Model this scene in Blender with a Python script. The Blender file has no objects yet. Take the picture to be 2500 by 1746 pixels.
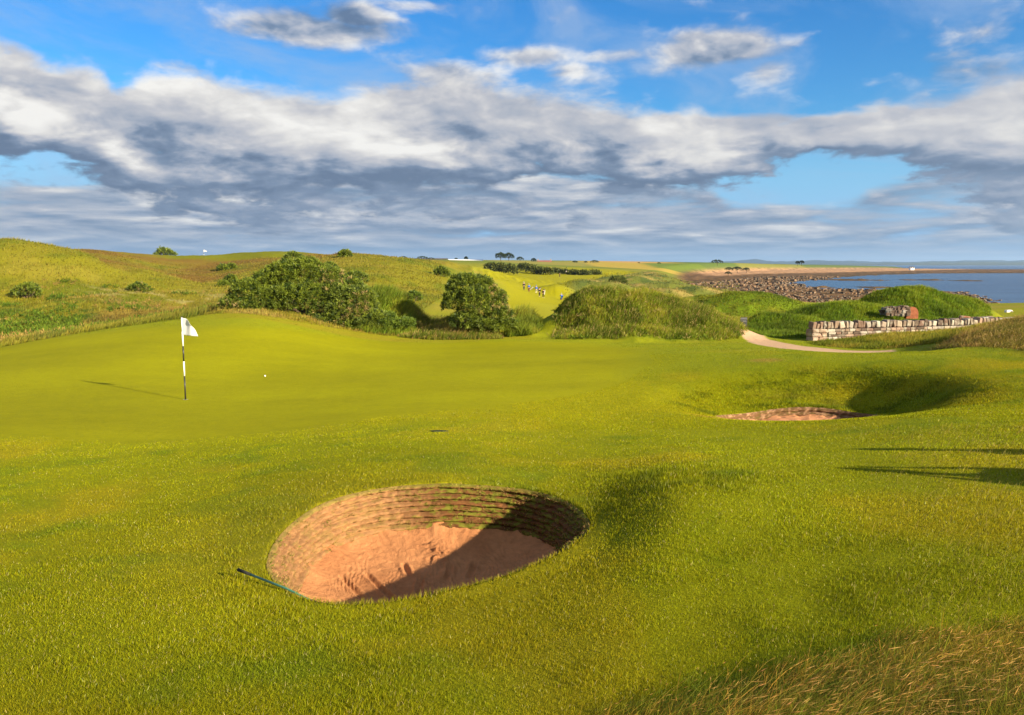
import bpy, bmesh, math, random
import numpy as np
from mathutils import Vector, Matrix
R = math.radians
rng = np.random.default_rng(7); random.seed(7)
sc = bpy.context.scene
COL = sc.collection
F = 1962.0; PITCH = R(6.6); CAMZ = 3.47
SUN_EL = R(20.4); SUN_AZ = math.atan2(0.79, -0.61)
SEA = CAMZ - 10.0
# ------------------------------------------------------------------ helpers
def ray(u, v):
    cx = (u-1250)/F; cy = (873-v)/F
    c, s = math.cos(PITCH), math.sin(PITCH)
    return np.array([cx, c+cy*s, -s+cy*c])
def at(u, v, y):
    d = ray(u, v); d = d*(y/d[1]); return np.array([d[0], d[1], d[2]+CAMZ])
def sstep(a, b, x):
    t = np.clip((np.asarray(x, float)-a)/(b-a), 0, 1); return t*t*(3-2*t)
def _h(ix, iy, s):
    n = (ix*374761393 + iy*668265263 + s*1442695041) & 0xffffffff
    n = ((n ^ (n >> 13))*1274126177) & 0xffffffff
    n = ((n ^ (n >> 15))*2246822519) & 0xffffffff
    return ((n ^ (n >> 16)) & 0xffffff)/float(0xffffff)
def vn(x, y, s=0):
    x = np.asarray(x, float); y = np.asarray(y, float)
    ix = np.floor(x).astype(np.int64); iy = np.floor(y).astype(np.int64)
    fx = x-ix; fy = y-iy; fx = fx*fx*fx*(fx*(fx*6-15)+10); fy = fy*fy*fy*(fy*(fy*6-15)+10)
    return ((_h(ix,iy,s)*(1-fx)+_h(ix+1,iy,s)*fx)*(1-fy)+(_h(ix,iy+1,s)*(1-fx)+_h(ix+1,iy+1,s)*fx)*fy)
def fbm(x, y, s=0, o=4):
    a = 0; w = 1; t = 0
    x = np.asarray(x, float); y = np.asarray(y, float)
    for k in range(o):
        a = a+w*(vn(x+17.3*k, y-9.1*k, s+k)-.5); t += w; w *= .5; x, y = (x*1.6+y*1.2), (y*1.6-x*1.2)
    return a/t*2          # about -1..1
def inpoly(x, y, P):
    P = np.asarray(P); r = np.zeros(np.shape(x), bool); n = len(P); j = n-1
    for i in range(n):
        xi, yi = P[i]; xj, yj = P[j]
        r ^= ((yi > y) != (yj > y)) & (x < (xj-xi)*(y-yi)/(yj-yi+1e-12)+xi); j = i
    return r
def dist_poly(x, y, P, closed=True):
    P = np.asarray(P); d = np.full(np.shape(x), 1e18); n = len(P)
    for i in range(n if closed else n-1):
        ax, ay = P[i]; bx, by = P[(i+1) % n]; dx, dy = bx-ax, by-ay
        t = np.clip(((x-ax)*dx+(y-ay)*dy)/(dx*dx+dy*dy+1e-12), 0, 1)
        d = np.minimum(d, (x-ax-t*dx)**2+(y-ay-t*dy)**2)
    return np.sqrt(d)
def sdpoly(x, y, P):
    d = dist_poly(x, y, P); return np.where(inpoly(x, y, P), d, -d)   # + inside
def tag(o, label=None, cat=None, group=None, kind=None):
    if label: o['label'] = label
    if cat: o['category'] = cat
    if group: o['group'] = group
    if kind: o['kind'] = kind
    return o
def link(o, parent=None):
    COL.objects.link(o)
    if parent: o.parent = parent
    return o
def empty(name, loc=(0,0,0), rz=0):
    o = bpy.data.objects.new(name, None); o.location = loc; o.rotation_euler = (0,0,rz); o.empty_display_size = .2
    return link(o)
def mesh_np(name, V, faces, mat, parent=None, col=None, smooth=False, uvid=None):
    """faces: (n,3) or (n,4) int array"""
    V = np.asarray(V, np.float32); faces = np.asarray(faces, np.int32); k = faces.shape[1]
    me = bpy.data.meshes.new(name)
    me.vertices.add(len(V)); me.vertices.foreach_set('co', V.ravel())
    me.loops.add(faces.size); me.loops.foreach_set('vertex_index', faces.ravel())
    me.polygons.add(len(faces)); me.polygons.foreach_set('loop_start', np.arange(0, faces.size, k, dtype=np.int32))
    if smooth: me.polygons.foreach_set('use_smooth', np.ones(len(faces), bool))
    if col is not None:
        c = np.ones((len(V), 4), np.float32); c[:, :3] = col
        a = me.color_attributes.new('Col', 'FLOAT_COLOR', 'POINT'); a.data.foreach_set('color', c.ravel())
    me.update(calc_edges=True)
    if mat: me.materials.append(mat)
    return link(bpy.data.objects.new(name, me), parent)
def mesh_py(name, V, Fc, mat, parent=None, smooth=False):
    me = bpy.data.meshes.new(name); me.from_pydata([tuple(map(float, v)) for v in V], [], Fc); me.update()
    if smooth: me.polygons.foreach_set('use_smooth', np.ones(len(me.polygons), bool))
    if mat: me.materials.append(mat)
    return link(bpy.data.objects.new(name, me), parent)
class MB:
    def __init__(s): s.V = []; s.F = []
    def add(s, V, Fc):
        n = len(s.V); s.V += [tuple(v) for v in V]; s.F += [tuple(i+n for i in f) for f in Fc]; return s
    def box(s, c, d, rz=0, jit=0, rx=0, ry=0, taper=1):
        M = Matrix.Translation(c) @ Matrix.Rotation(rz, 4, 'Z') @ Matrix.Rotation(ry, 4, 'Y') @ Matrix.Rotation(rx, 4, 'X')
        V = []
        for z in (-.5, .5):
            k = taper if z > 0 else 1
            for x, y in ((-.5,-.5), (.5,-.5), (.5,.5), (-.5,.5)):
                V.append(M @ Vector((x*d[0]*k+random.uniform(-jit,jit), y*d[1]*k+random.uniform(-jit,jit), z*d[2]+random.uniform(-jit,jit))))
        return s.add(V, [(0,3,2,1),(4,5,6,7),(0,1,5,4),(1,2,6,5),(2,3,7,6),(3,0,4,7)])
    def tube(s, pts, rad, n=8, cap=True):
        pts = [Vector(p) for p in pts]
        if not hasattr(rad, '__len__'): rad = [rad]*len(pts)
        rings = []; a = None
        for i, p in enumerate(pts):
            t = (pts[min(i+1, len(pts)-1)]-pts[max(i-1, 0)]).normalized()
            if a is None: a = t.orthogonal().normalized()
            a = (a-t*a.dot(t)).normalized(); b = t.cross(a)
            rings.append([p+(a*math.cos(q*2*math.pi/n)+b*math.sin(q*2*math.pi/n))*rad[i] for q in range(n)])
        V = [v for r in rings for v in r]; Fc = []
        for i in range(len(pts)-1):
            for q in range(n):
                Fc.append((i*n+q, i*n+(q+1) % n, (i+1)*n+(q+1) % n, (i+1)*n+q))
        if cap: Fc += [tuple(range(n-1, -1, -1)), tuple((len(pts)-1)*n+q for q in range(n))]
        return s.add(V, Fc)
    def ball(s, c, r, nu=12, nv=8):
        if not hasattr(r, '__len__'): r = (r, r, r)
        V = [(c[0], c[1], c[2]-r[2])]
        for i in range(1, nv):
            a = -math.pi/2+math.pi*i/nv
            for j in range(nu):
                b = 2*math.pi*j/nu; V.append((c[0]+r[0]*math.cos(a)*math.cos(b), c[1]+r[1]*math.cos(a)*math.sin(b), c[2]+r[2]*math.sin(a)))
        V.append((c[0], c[1], c[2]+r[2])); Fc = []
        for j in range(nu):
            Fc.append((0, 1+(j+1) % nu, 1+j)); Fc.append((len(V)-1, 1+(nv-2)*nu+j, 1+(nv-2)*nu+(j+1) % nu))
            for i in range(nv-2): Fc.append((1+i*nu+j, 1+i*nu+(j+1) % nu, 1+(i+1)*nu+(j+1) % nu, 1+(i+1)*nu+j))
        return s.add(V, Fc)
    def build(s, name, mat, parent=None, smooth=False, bevel=0):
        o = mesh_py(name, s.V, s.F, mat, parent, smooth)
        if bevel:
            m = o.modifiers.new('b', 'BEVEL'); m.width = bevel; m.segments = 2; m.limit_method = 'ANGLE'
        return o
# ------------------------------------------------------------------ node expressions
class E:
    nt = None
    def __init__(s, k): s.k = k
    @staticmethod
    def m(op, *a, clamp=False):
        n = E.nt.nodes.new('ShaderNodeMath'); n.operation = op; n.use_clamp = clamp
        for i, x in enumerate(a):
            if isinstance(x, E): E.nt.links.new(x.k, n.inputs[i])
            else: n.inputs[i].default_value = x
        return E(n.outputs[0])
    def __add__(s, o): return E.m('ADD', s, o)
    __radd__ = __add__
    def __sub__(s, o): return E.m('SUBTRACT', s, o)
    def __rsub__(s, o): return E.m('SUBTRACT', o, s)
    def __mul__(s, o): return E.m('MULTIPLY', s, o)
    __rmul__ = __mul__
    def __truediv__(s, o): return E.m('DIVIDE', s, o)
def smooth(x, a, b, c=0., d=1.):
    n = E.nt.nodes.new('ShaderNodeMapRange'); n.interpolation_type = 'SMOOTHSTEP'
    E.nt.links.new(x.k, n.inputs[0])
    for i, q in enumerate((a, b, c, d)): n.inputs[i+1].default_value = q
    return E(n.outputs[0])
def comb(x, y, z=0.):
    n = E.nt.nodes.new('ShaderNodeCombineXYZ')
    for i, q in enumerate((x, y, z)):
        if isinstance(q, E): E.nt.links.new(q.k, n.inputs[i])
        else: n.inputs[i].default_value = q
    return n.outputs[0]
def noise(vec, scale, detail=4., rough=.55, dist=0., lac=2., color=False):
    n = E.nt.nodes.new('ShaderNodeTexNoise'); n.noise_dimensions = '3D'
    E.nt.links.new(vec, n.inputs['Vector'])
    for k, q in (('Scale', scale), ('Detail', detail), ('Roughness', rough), ('Distortion', dist), ('Lacunarity', lac)): n.inputs[k].default_value = q
    return n.outputs['Color'] if color else E(n.outputs[0])
def mixc(f, a, b, mode='MIX'):
    n = E.nt.nodes.new('ShaderNodeMix'); n.data_type = 'RGBA'; n.blend_type = mode
    for i, q in ((0, f), (6, a), (7, b)):
        if isinstance(q, E): E.nt.links.new(q.k, n.inputs[i])
        elif isinstance(q, bpy.types.NodeSocket): E.nt.links.new(q, n.inputs[i])
        elif i == 0: n.inputs[0].default_value = q
        else: n.inputs[i].default_value = (*q, 1)
    return n.outputs[2]
def new_mat(name):
    m = bpy.data.materials.new(name); m.use_nodes = True; nt = m.node_tree; E.nt = nt
    b = nt.nodes['Principled BSDF']; return m, nt, b
def objco():
    n = E.nt.nodes.new('ShaderNodeTexCoord'); return n.outputs['Object']
def geopos():
    n = E.nt.nodes.new('ShaderNodeNewGeometry'); return n.outputs['Position']
def bump(h, dist=.01, strength=1., normal=None):
    n = E.nt.nodes.new('ShaderNodeBump'); E.nt.links.new(h.k, n.inputs['Height'])
    n.inputs['Distance'].default_value = dist; n.inputs['Strength'].default_value = strength
    if normal: E.nt.links.new(normal, n.inputs['Normal'])
    return n.outputs[0]
def set_in(b, **kw):
    for k, v in kw.items():
        k = k.replace('_', ' ')
        if isinstance(v, (E,)): E.nt.links.new(v.k, b.inputs[k])
        elif isinstance(v, bpy.types.NodeSocket): E.nt.links.new(v, b.inputs[k])
        else: b.inputs[k].default_value = v
def mat_simple(name, col, rough=.7, var=.15, scale=8., spec=.3, metal=0., bmp=0.):
    m, nt, b = new_mat(name); co = objco()
    n = noise(co, scale, 5, .6)
    c = mixc(smooth(n, .25, .75), tuple(x*(1-var) for x in col), tuple(min(1, x*(1+var)) for x in col))
    set_in(b, Base_Color=c, Roughness=rough, Metallic=metal); b.inputs['Specular IOR Level'].default_value = spec
    if bmp: set_in(b, Normal=bump(noise(co, scale*3, 6, .6), bmp))
    return m
def mat_leaf(name, rough=.6, trans=.35, spec=.25, tint=(1.,1.,.7)):
    """vertex colour 'Col' leaf or blade: diffuse plus light through it"""
    m, nt, b = new_mat(name)
    a = nt.nodes.new('ShaderNodeVertexColor'); a.layer_name = 'Col'
    set_in(b, Base_Color=a.outputs[0], Roughness=rough); b.inputs['Specular IOR Level'].default_value = spec
    t = nt.nodes.new('ShaderNodeBsdfTranslucent'); c = mixc(1., a.outputs[0], tint, 'MULTIPLY'); nt.links.new(c, t.inputs[0])
    x = nt.nodes.new('ShaderNodeMixShader'); x.inputs[0].default_value = trans
    nt.links.new(b.outputs[0], x.inputs[1]); nt.links.new(t.outputs[0], x.inputs[2])
    nt.links.new(x.outputs[0], nt.nodes['Material Output'].inputs[0])
    return m
# ------------------------------------------------------------------ terrain height
CT = [ # (u, v, y) points the ground passes through: native pixel and distance
(1600,1035,14.7),(1900,1035,13.7),(2134,1018,13.1),(2340,960,14.6),(2500,1000,12.6),
(1900,865,26),(2200,860,24.8),(2500,880,19.7),(1650,870,27.9),(1650,950,20.9),
(452,975,20.7),(0,975,20.8),(900,975,19.9),(1250,975,19.3),(1250,900,27),(600,900,27.5),(0,900,28),
(1250,832,39),(900,828,39),(1650,838,39),(610,775,38.2),(300,800,39.6),(100,830,38.5),(0,850,37),(1800,830,42),
(0,822,60),(100,812,64),(300,790,66),(0,740,82),(0,660,97),(0,591,107),(0,640,150),(220,617,112),(330,650,118),(220,660,102),
(300,760,78),(450,750,90),(300,700,118),(450,700,130),(260,613,190),(400,624,230),(600,620,260),(720,618,240),(400,660,190),(600,660,180),
(870,622,150),(950,634,170),(870,690,100),(1000,740,75),(1050,760,70),(1030,700,105),(1090,650,170),(700,700,100),
(1330,733,150),(1250,690,300),(1330,790,62),(1330,745,120),(1340,664,430),(1200,650,500),
(1720,716,215),(1640,690,300),(1600,665,450),(1690,666,570),(1560,668,420),(1500,641,900),(1250,637,800),(1000,634,600),(2000,647,1000),(1800,643,1000),(2230,654,1300),
(1969,833,41.7),(2500,780,33),(2250,862,28),(2170,861,32.5),(2500,805,50),(2500,762,90),(2200,775,85),(1900,770,85),(1600,760,90),(2050,746,165),(2200,753,140),(1900,736,180),(260,626,300),(500,634,400),(700,634,420),(0,622,260),(870,640,300),(260,641,600),(700,641,700),(0,641,800),(-400,600,110),(-400,620,300),(2120,819,42.2),(2300,813,43),(2100,840,39),(2230,651.5,1700),(2050,648,1700),(1900,645.5,1500),(2330,653.5,2000),(1700,641.5,1500),(400,627,270),(600,626,300)]
# the slope near the camera, by height below the lens
CZ = [(0,1746,-2.08),(600,1746,-2.06),(1250,1746,-2.02),(1900,1746,-1.95),(2500,1746,-1.88),(300,1600,-2.18),(1000,1600,-2.13),(1500,1600,-2.06),(2000,1600,-1.96),(2400,1600,-1.89),
(0,1500,-2.34),(500,1500,-2.31),(1300,1500,-2.2),(1700,1500,-2.09),(2000,1500,-2.02),(2500,1500,-1.9),(1000,1475,-2.33),(700,1440,-2.38),(1300,1380,-2.3),(1450,1270,-2.35),(1100,1182,-2.39),(800,1220,-2.43),(645,1370,-2.42),
(0,1250,-2.75),(400,1300,-2.6),(1560,1200,-2.25),(1530,1290,-2.20),(1650,1215,-2.08),(1640,1300,-2.07),(1640,1140,-2.31),(1700,1350,-2.08),(2000,1230,-2.05),(2500,1250,-1.95),(2400,1380,-1.92),(1250,1100,-2.68),(1600,1100,-2.57),(1900,1100,-2.44),(2300,1100,-2.2),(700,1100,-2.85),(0,1100,-3.0)]
def atz(u, v, z): d = ray(u, v); return at(u, v, z/(d[2]/d[1]))
_pts = [tuple(at(*c)) for c in CT]+[tuple(atz(*c)) for c in CZ]
_th, _w, _s = [], [], []
for x, y, z in _pts:
    r = math.hypot(x, y); _th.append(math.atan2(x, y)); _w.append(math.log(r)); _s.append((z-CAMZ)/r)
for th in (-.9,-.6,-.3,0,.3,.6,.9):
    for r, z in ((.8,-1.82),(1.7,-1.9)): _th.append(th); _w.append(math.log(r)); _s.append(z/r)
for th in (-.6,-.3,0,.3,.6):
    for r, s in ((3000, 0.0005),(6000,0.0)): _th.append(th); _w.append(math.log(r)); _s.append(s if th < .35 else -.003)
_C = np.array([[a*2.6, b] for a, b in zip(_th, _w)]); _S = np.array(_s)
def _U(d2): return .5*d2*np.log(d2+1e-12)
n_ = len(_C); _D = ((_C[:,None]-_C[None])**2).sum(2)
_K = np.zeros((n_+3, n_+3)); _K[:n_,:n_] = _U(_D)+np.eye(n_)*2e-3; _K[:n_, n_] = 1; _K[:n_, n_+1:] = _C; _K[n_:, :n_] = _K[:n_, n_:].T
_W = np.linalg.solve(_K, np.r_[_S, 0, 0, 0])
def base(x, y):
    x = np.atleast_1d(np.asarray(x, float)); y = np.atleast_1d(np.asarray(y, float))
    r = np.maximum(np.hypot(x, y), .8); th = np.arctan2(x, y); a = np.clip(th, -.85, .85)*2.6; w = np.clip(np.log(r), -.2, 8.7)
    o = np.empty(len(x))
    for i in range(0, len(x), 40000):
        j = slice(i, i+40000); d = (a[j,None]-_C[None,:,0])**2+(w[j,None]-_C[None,:,1])**2
        o[j] = _U(d) @ _W[:n_] + _W[n_]+_W[n_+1]*a[j]+_W[n_+2]*w[j]
    z = o*r
    k = sstep(1.0, 1.7, np.abs(th)); z = z*(1-k)+(-1.84-.0*r)*k
    return z+CAMZ
# (u, v_crest, y, half width x, half depth, power, turn) rounded mounds that reach the crest pixel
MD = [(1540,715,45,4.3,3.4,1.25,0),(1440,720,45.5,2.6,2.6,1.2,0),(1660,745,44.5,3.,2.6,1.2,0),
      (2215,706,57,4.4,4,1.3,0),(2320,722,58,3.2,3.2,1.2,0),(2060,742,54,5.2,3.4,1.2,0),(1900,772,50,3.4,2.4,1.1,0),
      (1829,713,78,6.2,6,1.2,0),(1720,722,84,5,5,1.2,0),
      (1415,690,190,8,10,1.2,0),(1370,697,175,5,7,1.2,0),(1500,694,185,8,10,1.2,0),(1440,679,260,9,12,1.2,0),(1322,692,240,5,5,1.1,0),
      (1600,688,230,14,14,1.2,0),(1560,672,330,16,16,1.2,0),
      (800,770,45.5,4.2,3.2,1.2,0),(925,716,47,2.3,2.4,1.2,0),(975,745,46,1.6,2,1.2,0),(680,757,45,5.,3.,1.2,0),(1270,772,47,1.6,2,1.2,0),(1150,775,45,2.4,2,1.2,0),
      (1100,640,300,26,40,1.2,0),(1650,672,360,26,30,1.1,0),(1540,680,300,14,14,1.2,0),(1700,700,190,10,9,1.1,0),(1620,706,150,8,8,1.1,0),(1500,664,430,22,18,1.2,0)]
_M = []
for u, v, y, sx, sy, p, t in MD:
    q = at(u, v, y); h = max(.05, q[2]-base(q[0], q[1])[0]); _M.append((q[0], q[1], h, sx, sy, p))
# second hollow with the far bunker, a swale on its left
HC = at(2010, 1000, 18.9)
def hollow(x, y):
    dx = x-7.1; dy = y-18.2
    dx = np.where(dx < 0, dx/4.2, dx/3.2); dyy = np.where(dy < 0, dy/5.9, dy/5.8)
    r = np.sqrt(dx*dx+dyy*dyy)
    return (1-sstep(.30, 1.0, r))*.60+.42*np.exp(-((x-9.0)/1.25)**2-((y-19.)/2.4)**2)
BRIM_PX = [(645,1366),(668,1320),(697,1285),(752,1244),(817,1214),(895,1196),(980,1187),(1070,1183),(1154,1182),(1240,1189),(1307,1198),(1370,1215),(1405,1236),(1440,1262),(1449,1285),(1426,1307),(1390,1332),(1361,1356),(1252,1399),(1170,1424),(1089,1443),(1000,1460),(926,1472),(860,1476),(795,1475),(740,1462),(697,1443),(665,1418),(650,1392)]
def H0(x, y):
    shp = np.shape(x); x = np.atleast_1d(np.asarray(x, float)).ravel(); y = np.atleast_1d(np.asarray(y, float)).ravel()
    z = base(x, y); acc = np.zeros_like(z)
    for mx, my, h, sx, sy, p in _M:
        d = ((x-mx)/sx)**2+((y-my)/sy)**2; k = d < 14; 
        if k.any():
            wob = 1+.38*fbm(x[k]/1.9+mx, y[k]/1.9, 5, 4); acc[k] += (h*np.exp(-(d[k]*wob)**p))**5
    z = z+acc**.2
    z = z-hollow(x, y)
    return z.reshape(shp)
def rough_amt(x, y): return 0*x
def raycast(u, v, fn, y0=1.5, y1=400):
    ys = np.exp(np.linspace(math.log(y0), math.log(y1), 1500)); d = ray(u, v); X = d[0]/d[1]*ys; Z = CAMZ+d[2]/d[1]*ys
    below = Z < fn(X, ys)
    i = int(np.argmax(below)) if below.any() else len(ys)-1
    return np.array([X[i], ys[i], fn(X[i:i+1], ys[i:i+1])[0]])
RIM = np.array([raycast(u, v, H0)[:2] for u, v in BRIM_PX])
def spline_closed(P, n):
    P = np.asarray(P); m = len(P); out = []
    for k in range(n):
        t = k*m/n; i = int(t); f = t-i; a, b, c, d = P[(i-1) % m], P[i % m], P[(i+1) % m], P[(i+2) % m]
        out.append(.5*((2*b)+(c-a)*f+(2*a-5*b+4*c-d)*f*f+(3*b-a-3*c+d)*f**3))
    return np.array(out)
RIM = spline_closed(RIM, 40)
for _ in range(2): RIM = (np.roll(RIM, 1, 0)+2*RIM+np.roll(RIM, -1, 0))/4
BC = RIM.mean(0)
# second bunker's sand, an ellipse at the hollow's foot
S2 = np.array([[6.35+1.8*math.cos(t)-.15*math.sin(t), 17.7+1.5*math.sin(t)+.2*math.cos(t)] for t in np.linspace(0, 2*math.pi, 40, endpoint=False)])
# coast (x, y): pixel on the level of the sea
def seap(u, v):
    d = ray(u, v); k = -10.0/d[2]; return (d[0]*k, d[1]*k)
WATER = [(0,0)]*0+[seap(u, v) for u, v in [(1885,690),(1931,704),(2020,708),(2132,711),(2282,713),(2355,727),(2396,744),(2500,750),(2700,765),(3300,790),(6000,800)]]+[(9000,900),(12000,12000),(-300,12000)]+[seap(u, v) for u, v in [(2040,653.2),(2190,656),(2420,658.0),(2900,660),(2900,666),(2500,667),(2257,667.5),(2136,671),(2026,677),(1960,684)]]
REEF = [(2080,684,110,2.4,.9),(1830,697,110,8,.8),(2250,684,85,1.8,.7),(2360,686,60,1.2,.5),(2140,702,60,3,.6),(2010,702,45,2.5,.5),(2320,719,40,5,.6),(2440,661.2,130,1.1,1.3),(2300,661.6,60,.7,.9)]
SHORE = [seap(u, v) for u, v in [(1700,672),(1685,682),(1700,700),(1760,716),(1840,724),(1920,740),(2050,752),(2400,765),(2700,790),(3300,830),(6000,860)]]+[(9000,300),(14000,14000),(3500,14000)]+[seap(u, v) for u, v in [(2420,654.6),(2330,655.6),(2200,656.6),(2050,658.5),(1950,660.5),(1880,662.5),(1780,667)]]
def coast(x, y, z):
    sel = (y > 120) & (x > 20)
    if not sel.any(): return z, np.zeros_like(z)
    xs, ys = x[sel], y[sel]
    sd = sdpoly(xs, ys, WATER); w = ys*.02
    ss = sdpoly(xs, ys, SHORE); bw = 6+ys*.035
    land = sstep(0.0, 1.0, -ss/bw)
    rock = fbm(xs/5, ys/9, 31, 4)*1.0*np.clip(ys/260, .6, 1.6)+fbm(xs/1.4, ys/1.8, 33, 3)*.35
    sea_floor = SEA-2.5*sstep(0, 1, sd/(w*6+6))
    zz = z[sel]; near = SEA+.35+.5*np.clip(-sd/70, 0, 1.6)+.45*rock*(1-.8*sstep(420, 650, ys))
    zz = near*(1-land)+zz*land
    zz = np.where(sd > 0, SEA+.5*(1-sstep(0, 1, sd/(w+5)))-.35+rock*.5-2.2*sstep(0,1,(sd-w)/(w*4+10)), zz)
    for u, v, hw, hv, h in REEF:
        ax, ay = seap(u, v); bx, by = seap(u, v-hv); sx = hw/F*ay; sy = abs(by-ay)
        d = ((xs-ax)/sx)**2+((ys-ay)/sy)**2
        zz = np.where(d < 3, np.maximum(zz, SEA-1.+(1.+h*.6+rock*.7)*np.exp(-d*1.1)), zz)
    out = z.copy(); out[sel] = zz
    m = np.zeros_like(z); m[sel] = 1-sstep(.15, .6, np.where(ss > 0, 0, -ss/bw))
    return out, m
def H(x, y, full=False):
    shp = np.shape(x); x = np.atleast_1d(np.asarray(x, float)).ravel(); y = np.atleast_1d(np.asarray(y, float)).ravel()
    z = H0(x, y)
    r = np.hypot(x, y)
    # undulation: mown lawn hardly, rough ground more
    z = z+fbm(x/1.1, y/1.1, 3, 3)*.012*sstep(2, 5, r)+fbm(x/7, y/7, 9, 3)*.03*sstep(60, 20, r)
    k = rough_mask(x, y)
    z = z+k*(fbm(x/2.2, y/2.2, 11, 3)*.16+fbm(x/9, y/11, 12, 3)*.45*sstep(45, 90, r)+fbm(x/26, y/40, 14, 3)*.9*sstep(110, 200, r)+fbm(x/12, y/16, 16, 3)*.9*sstep(120, 160, y)*sstep(0, 30, x))
    z, m = coast(x, y, z)
    if full: return z.reshape(shp), m.reshape(shp)
    return z.reshape(shp)
# ------------------------------------------------------------------ zones (world x, y)
def gp(u, v): return tuple(raycast(u, v, H0)[:2])
def PU(L): return [(at(u, 873, y)[0], y) for u, y in L]
FIELD = PU([(-900,40),(0,37.5),(100,38.6),(300,40.4),(450,40.2),(520,41.5),(640,44.6),(780,44.4),(900,42.6),(1000,43.5),(1035,47),(1020,66),(1130,130),(1180,200),(1140,330),(1100,700),(-900,700)])
MIDR = PU([(1345,39.9),(1500,39.4),(1700,39.6),(1800,40.6),(1832,44),(1825,50),(1700,60),(1560,64),(1440,58),(1352,48)])
SMD = PU([(1790,44),(1860,43.4),(1965,43.2),(2300,44),(2440,44),(2400,66),(2150,68),(1850,58)])
RBANK = PU([(2030,35.5),(2120,31),(2250,28.5),(2330,27),(2430,24),(2600,20),(3000,19),(3300,60),(2500,62),(2380,50),(2400,43.6),(1985,42.4),(1975,40)])
RB2 = PU([(2270,29.5),(2400,24.5),(2600,19.5),(3100,18),(3100,40),(2500,40),(2330,36)])
DUNES = PU([(1385,130),(1450,95),(1620,90),(1800,120),(1900,130),(1900,165),(1800,260),(1800,420),(1660,520),(1500,480),(1420,330),(1372,200)])
PATH = PU([(1815,47),(1870,42.5),(1960,37.5),(2060,35.2),(2180,33.9),(2190,29.6),(2080,29.6),(1980,30.6),(1900,33.5),(1845,37.5),(1800,43)])
GREEN = PU([(-200,20),(0,14.5),(300,13.6),(700,14.6),(1050,16.8),(1300,19),(1500,22),(1590,27),(1560,33),(1440,37.6),(1250,38.6),(900,38.4),(650,35.5),(500,35.5),(330,38),(130,38.5),(-200,38)])
FAIR2 = PU([(1290,64),(1420,64),(1440,120),(1385,160),(1380,230),(1450,330),(1560,450),(1500,520),(1400,560),(1330,470),(1200,520),(1130,420),(1180,280),(1190,200),(1240,150),(1160,110),(1250,80)])
GRN3 = PU([(2260,74),(3200,62),(3200,120),(2350,105)])
LONG = [(at(u, v, 3)[0]/3, 0) for u, v in [(0, 0)]]*0+[gp(u, v) for u, v in [(1450,1760),(1640,1715),(1820,1670),(2000,1630),(2200,1585),(2500,1540)]]+[(6.5,3.4),(5.5,-1),(.9,-1),(.55,2.4)]
def rough_mask(x, y):
    k = np.zeros_like(x)
    for P, s in ((FIELD, 1.2), (MIDR, .5), (SMD, .6), (RB2, .6), (DUNES, 6)):
        P = np.asarray(P); b = (x > P[:,0].min()-s) & (x < P[:,0].max()+s) & (y > P[:,1].min()-s) & (y < P[:,1].max()+s)
        if b.any(): k[b] = np.maximum(k[b], sstep(0, s, sdpoly(x[b], y[b], P)))
    return k
def zone(x, y, P, s=.5, wob=0., ws=3.):
    P = np.asarray(P); o = np.zeros_like(x); m = s+wob
    b = (x > P[:,0].min()-m) & (x < P[:,0].max()+m) & (y > P[:,1].min()-m) & (y < P[:,1].max()+m)
    if b.any():
        d = sdpoly(x[b], y[b], P)
        if wob: d = d+wob*fbm(x[b]/ws, y[b]/ws, 77, 3)
        o[b] = sstep(-s, s, d)
    return o
def lerpc(a, b, k): return a*(1-k[:, None])+np.asarray(b)*k[:, None]
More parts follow.
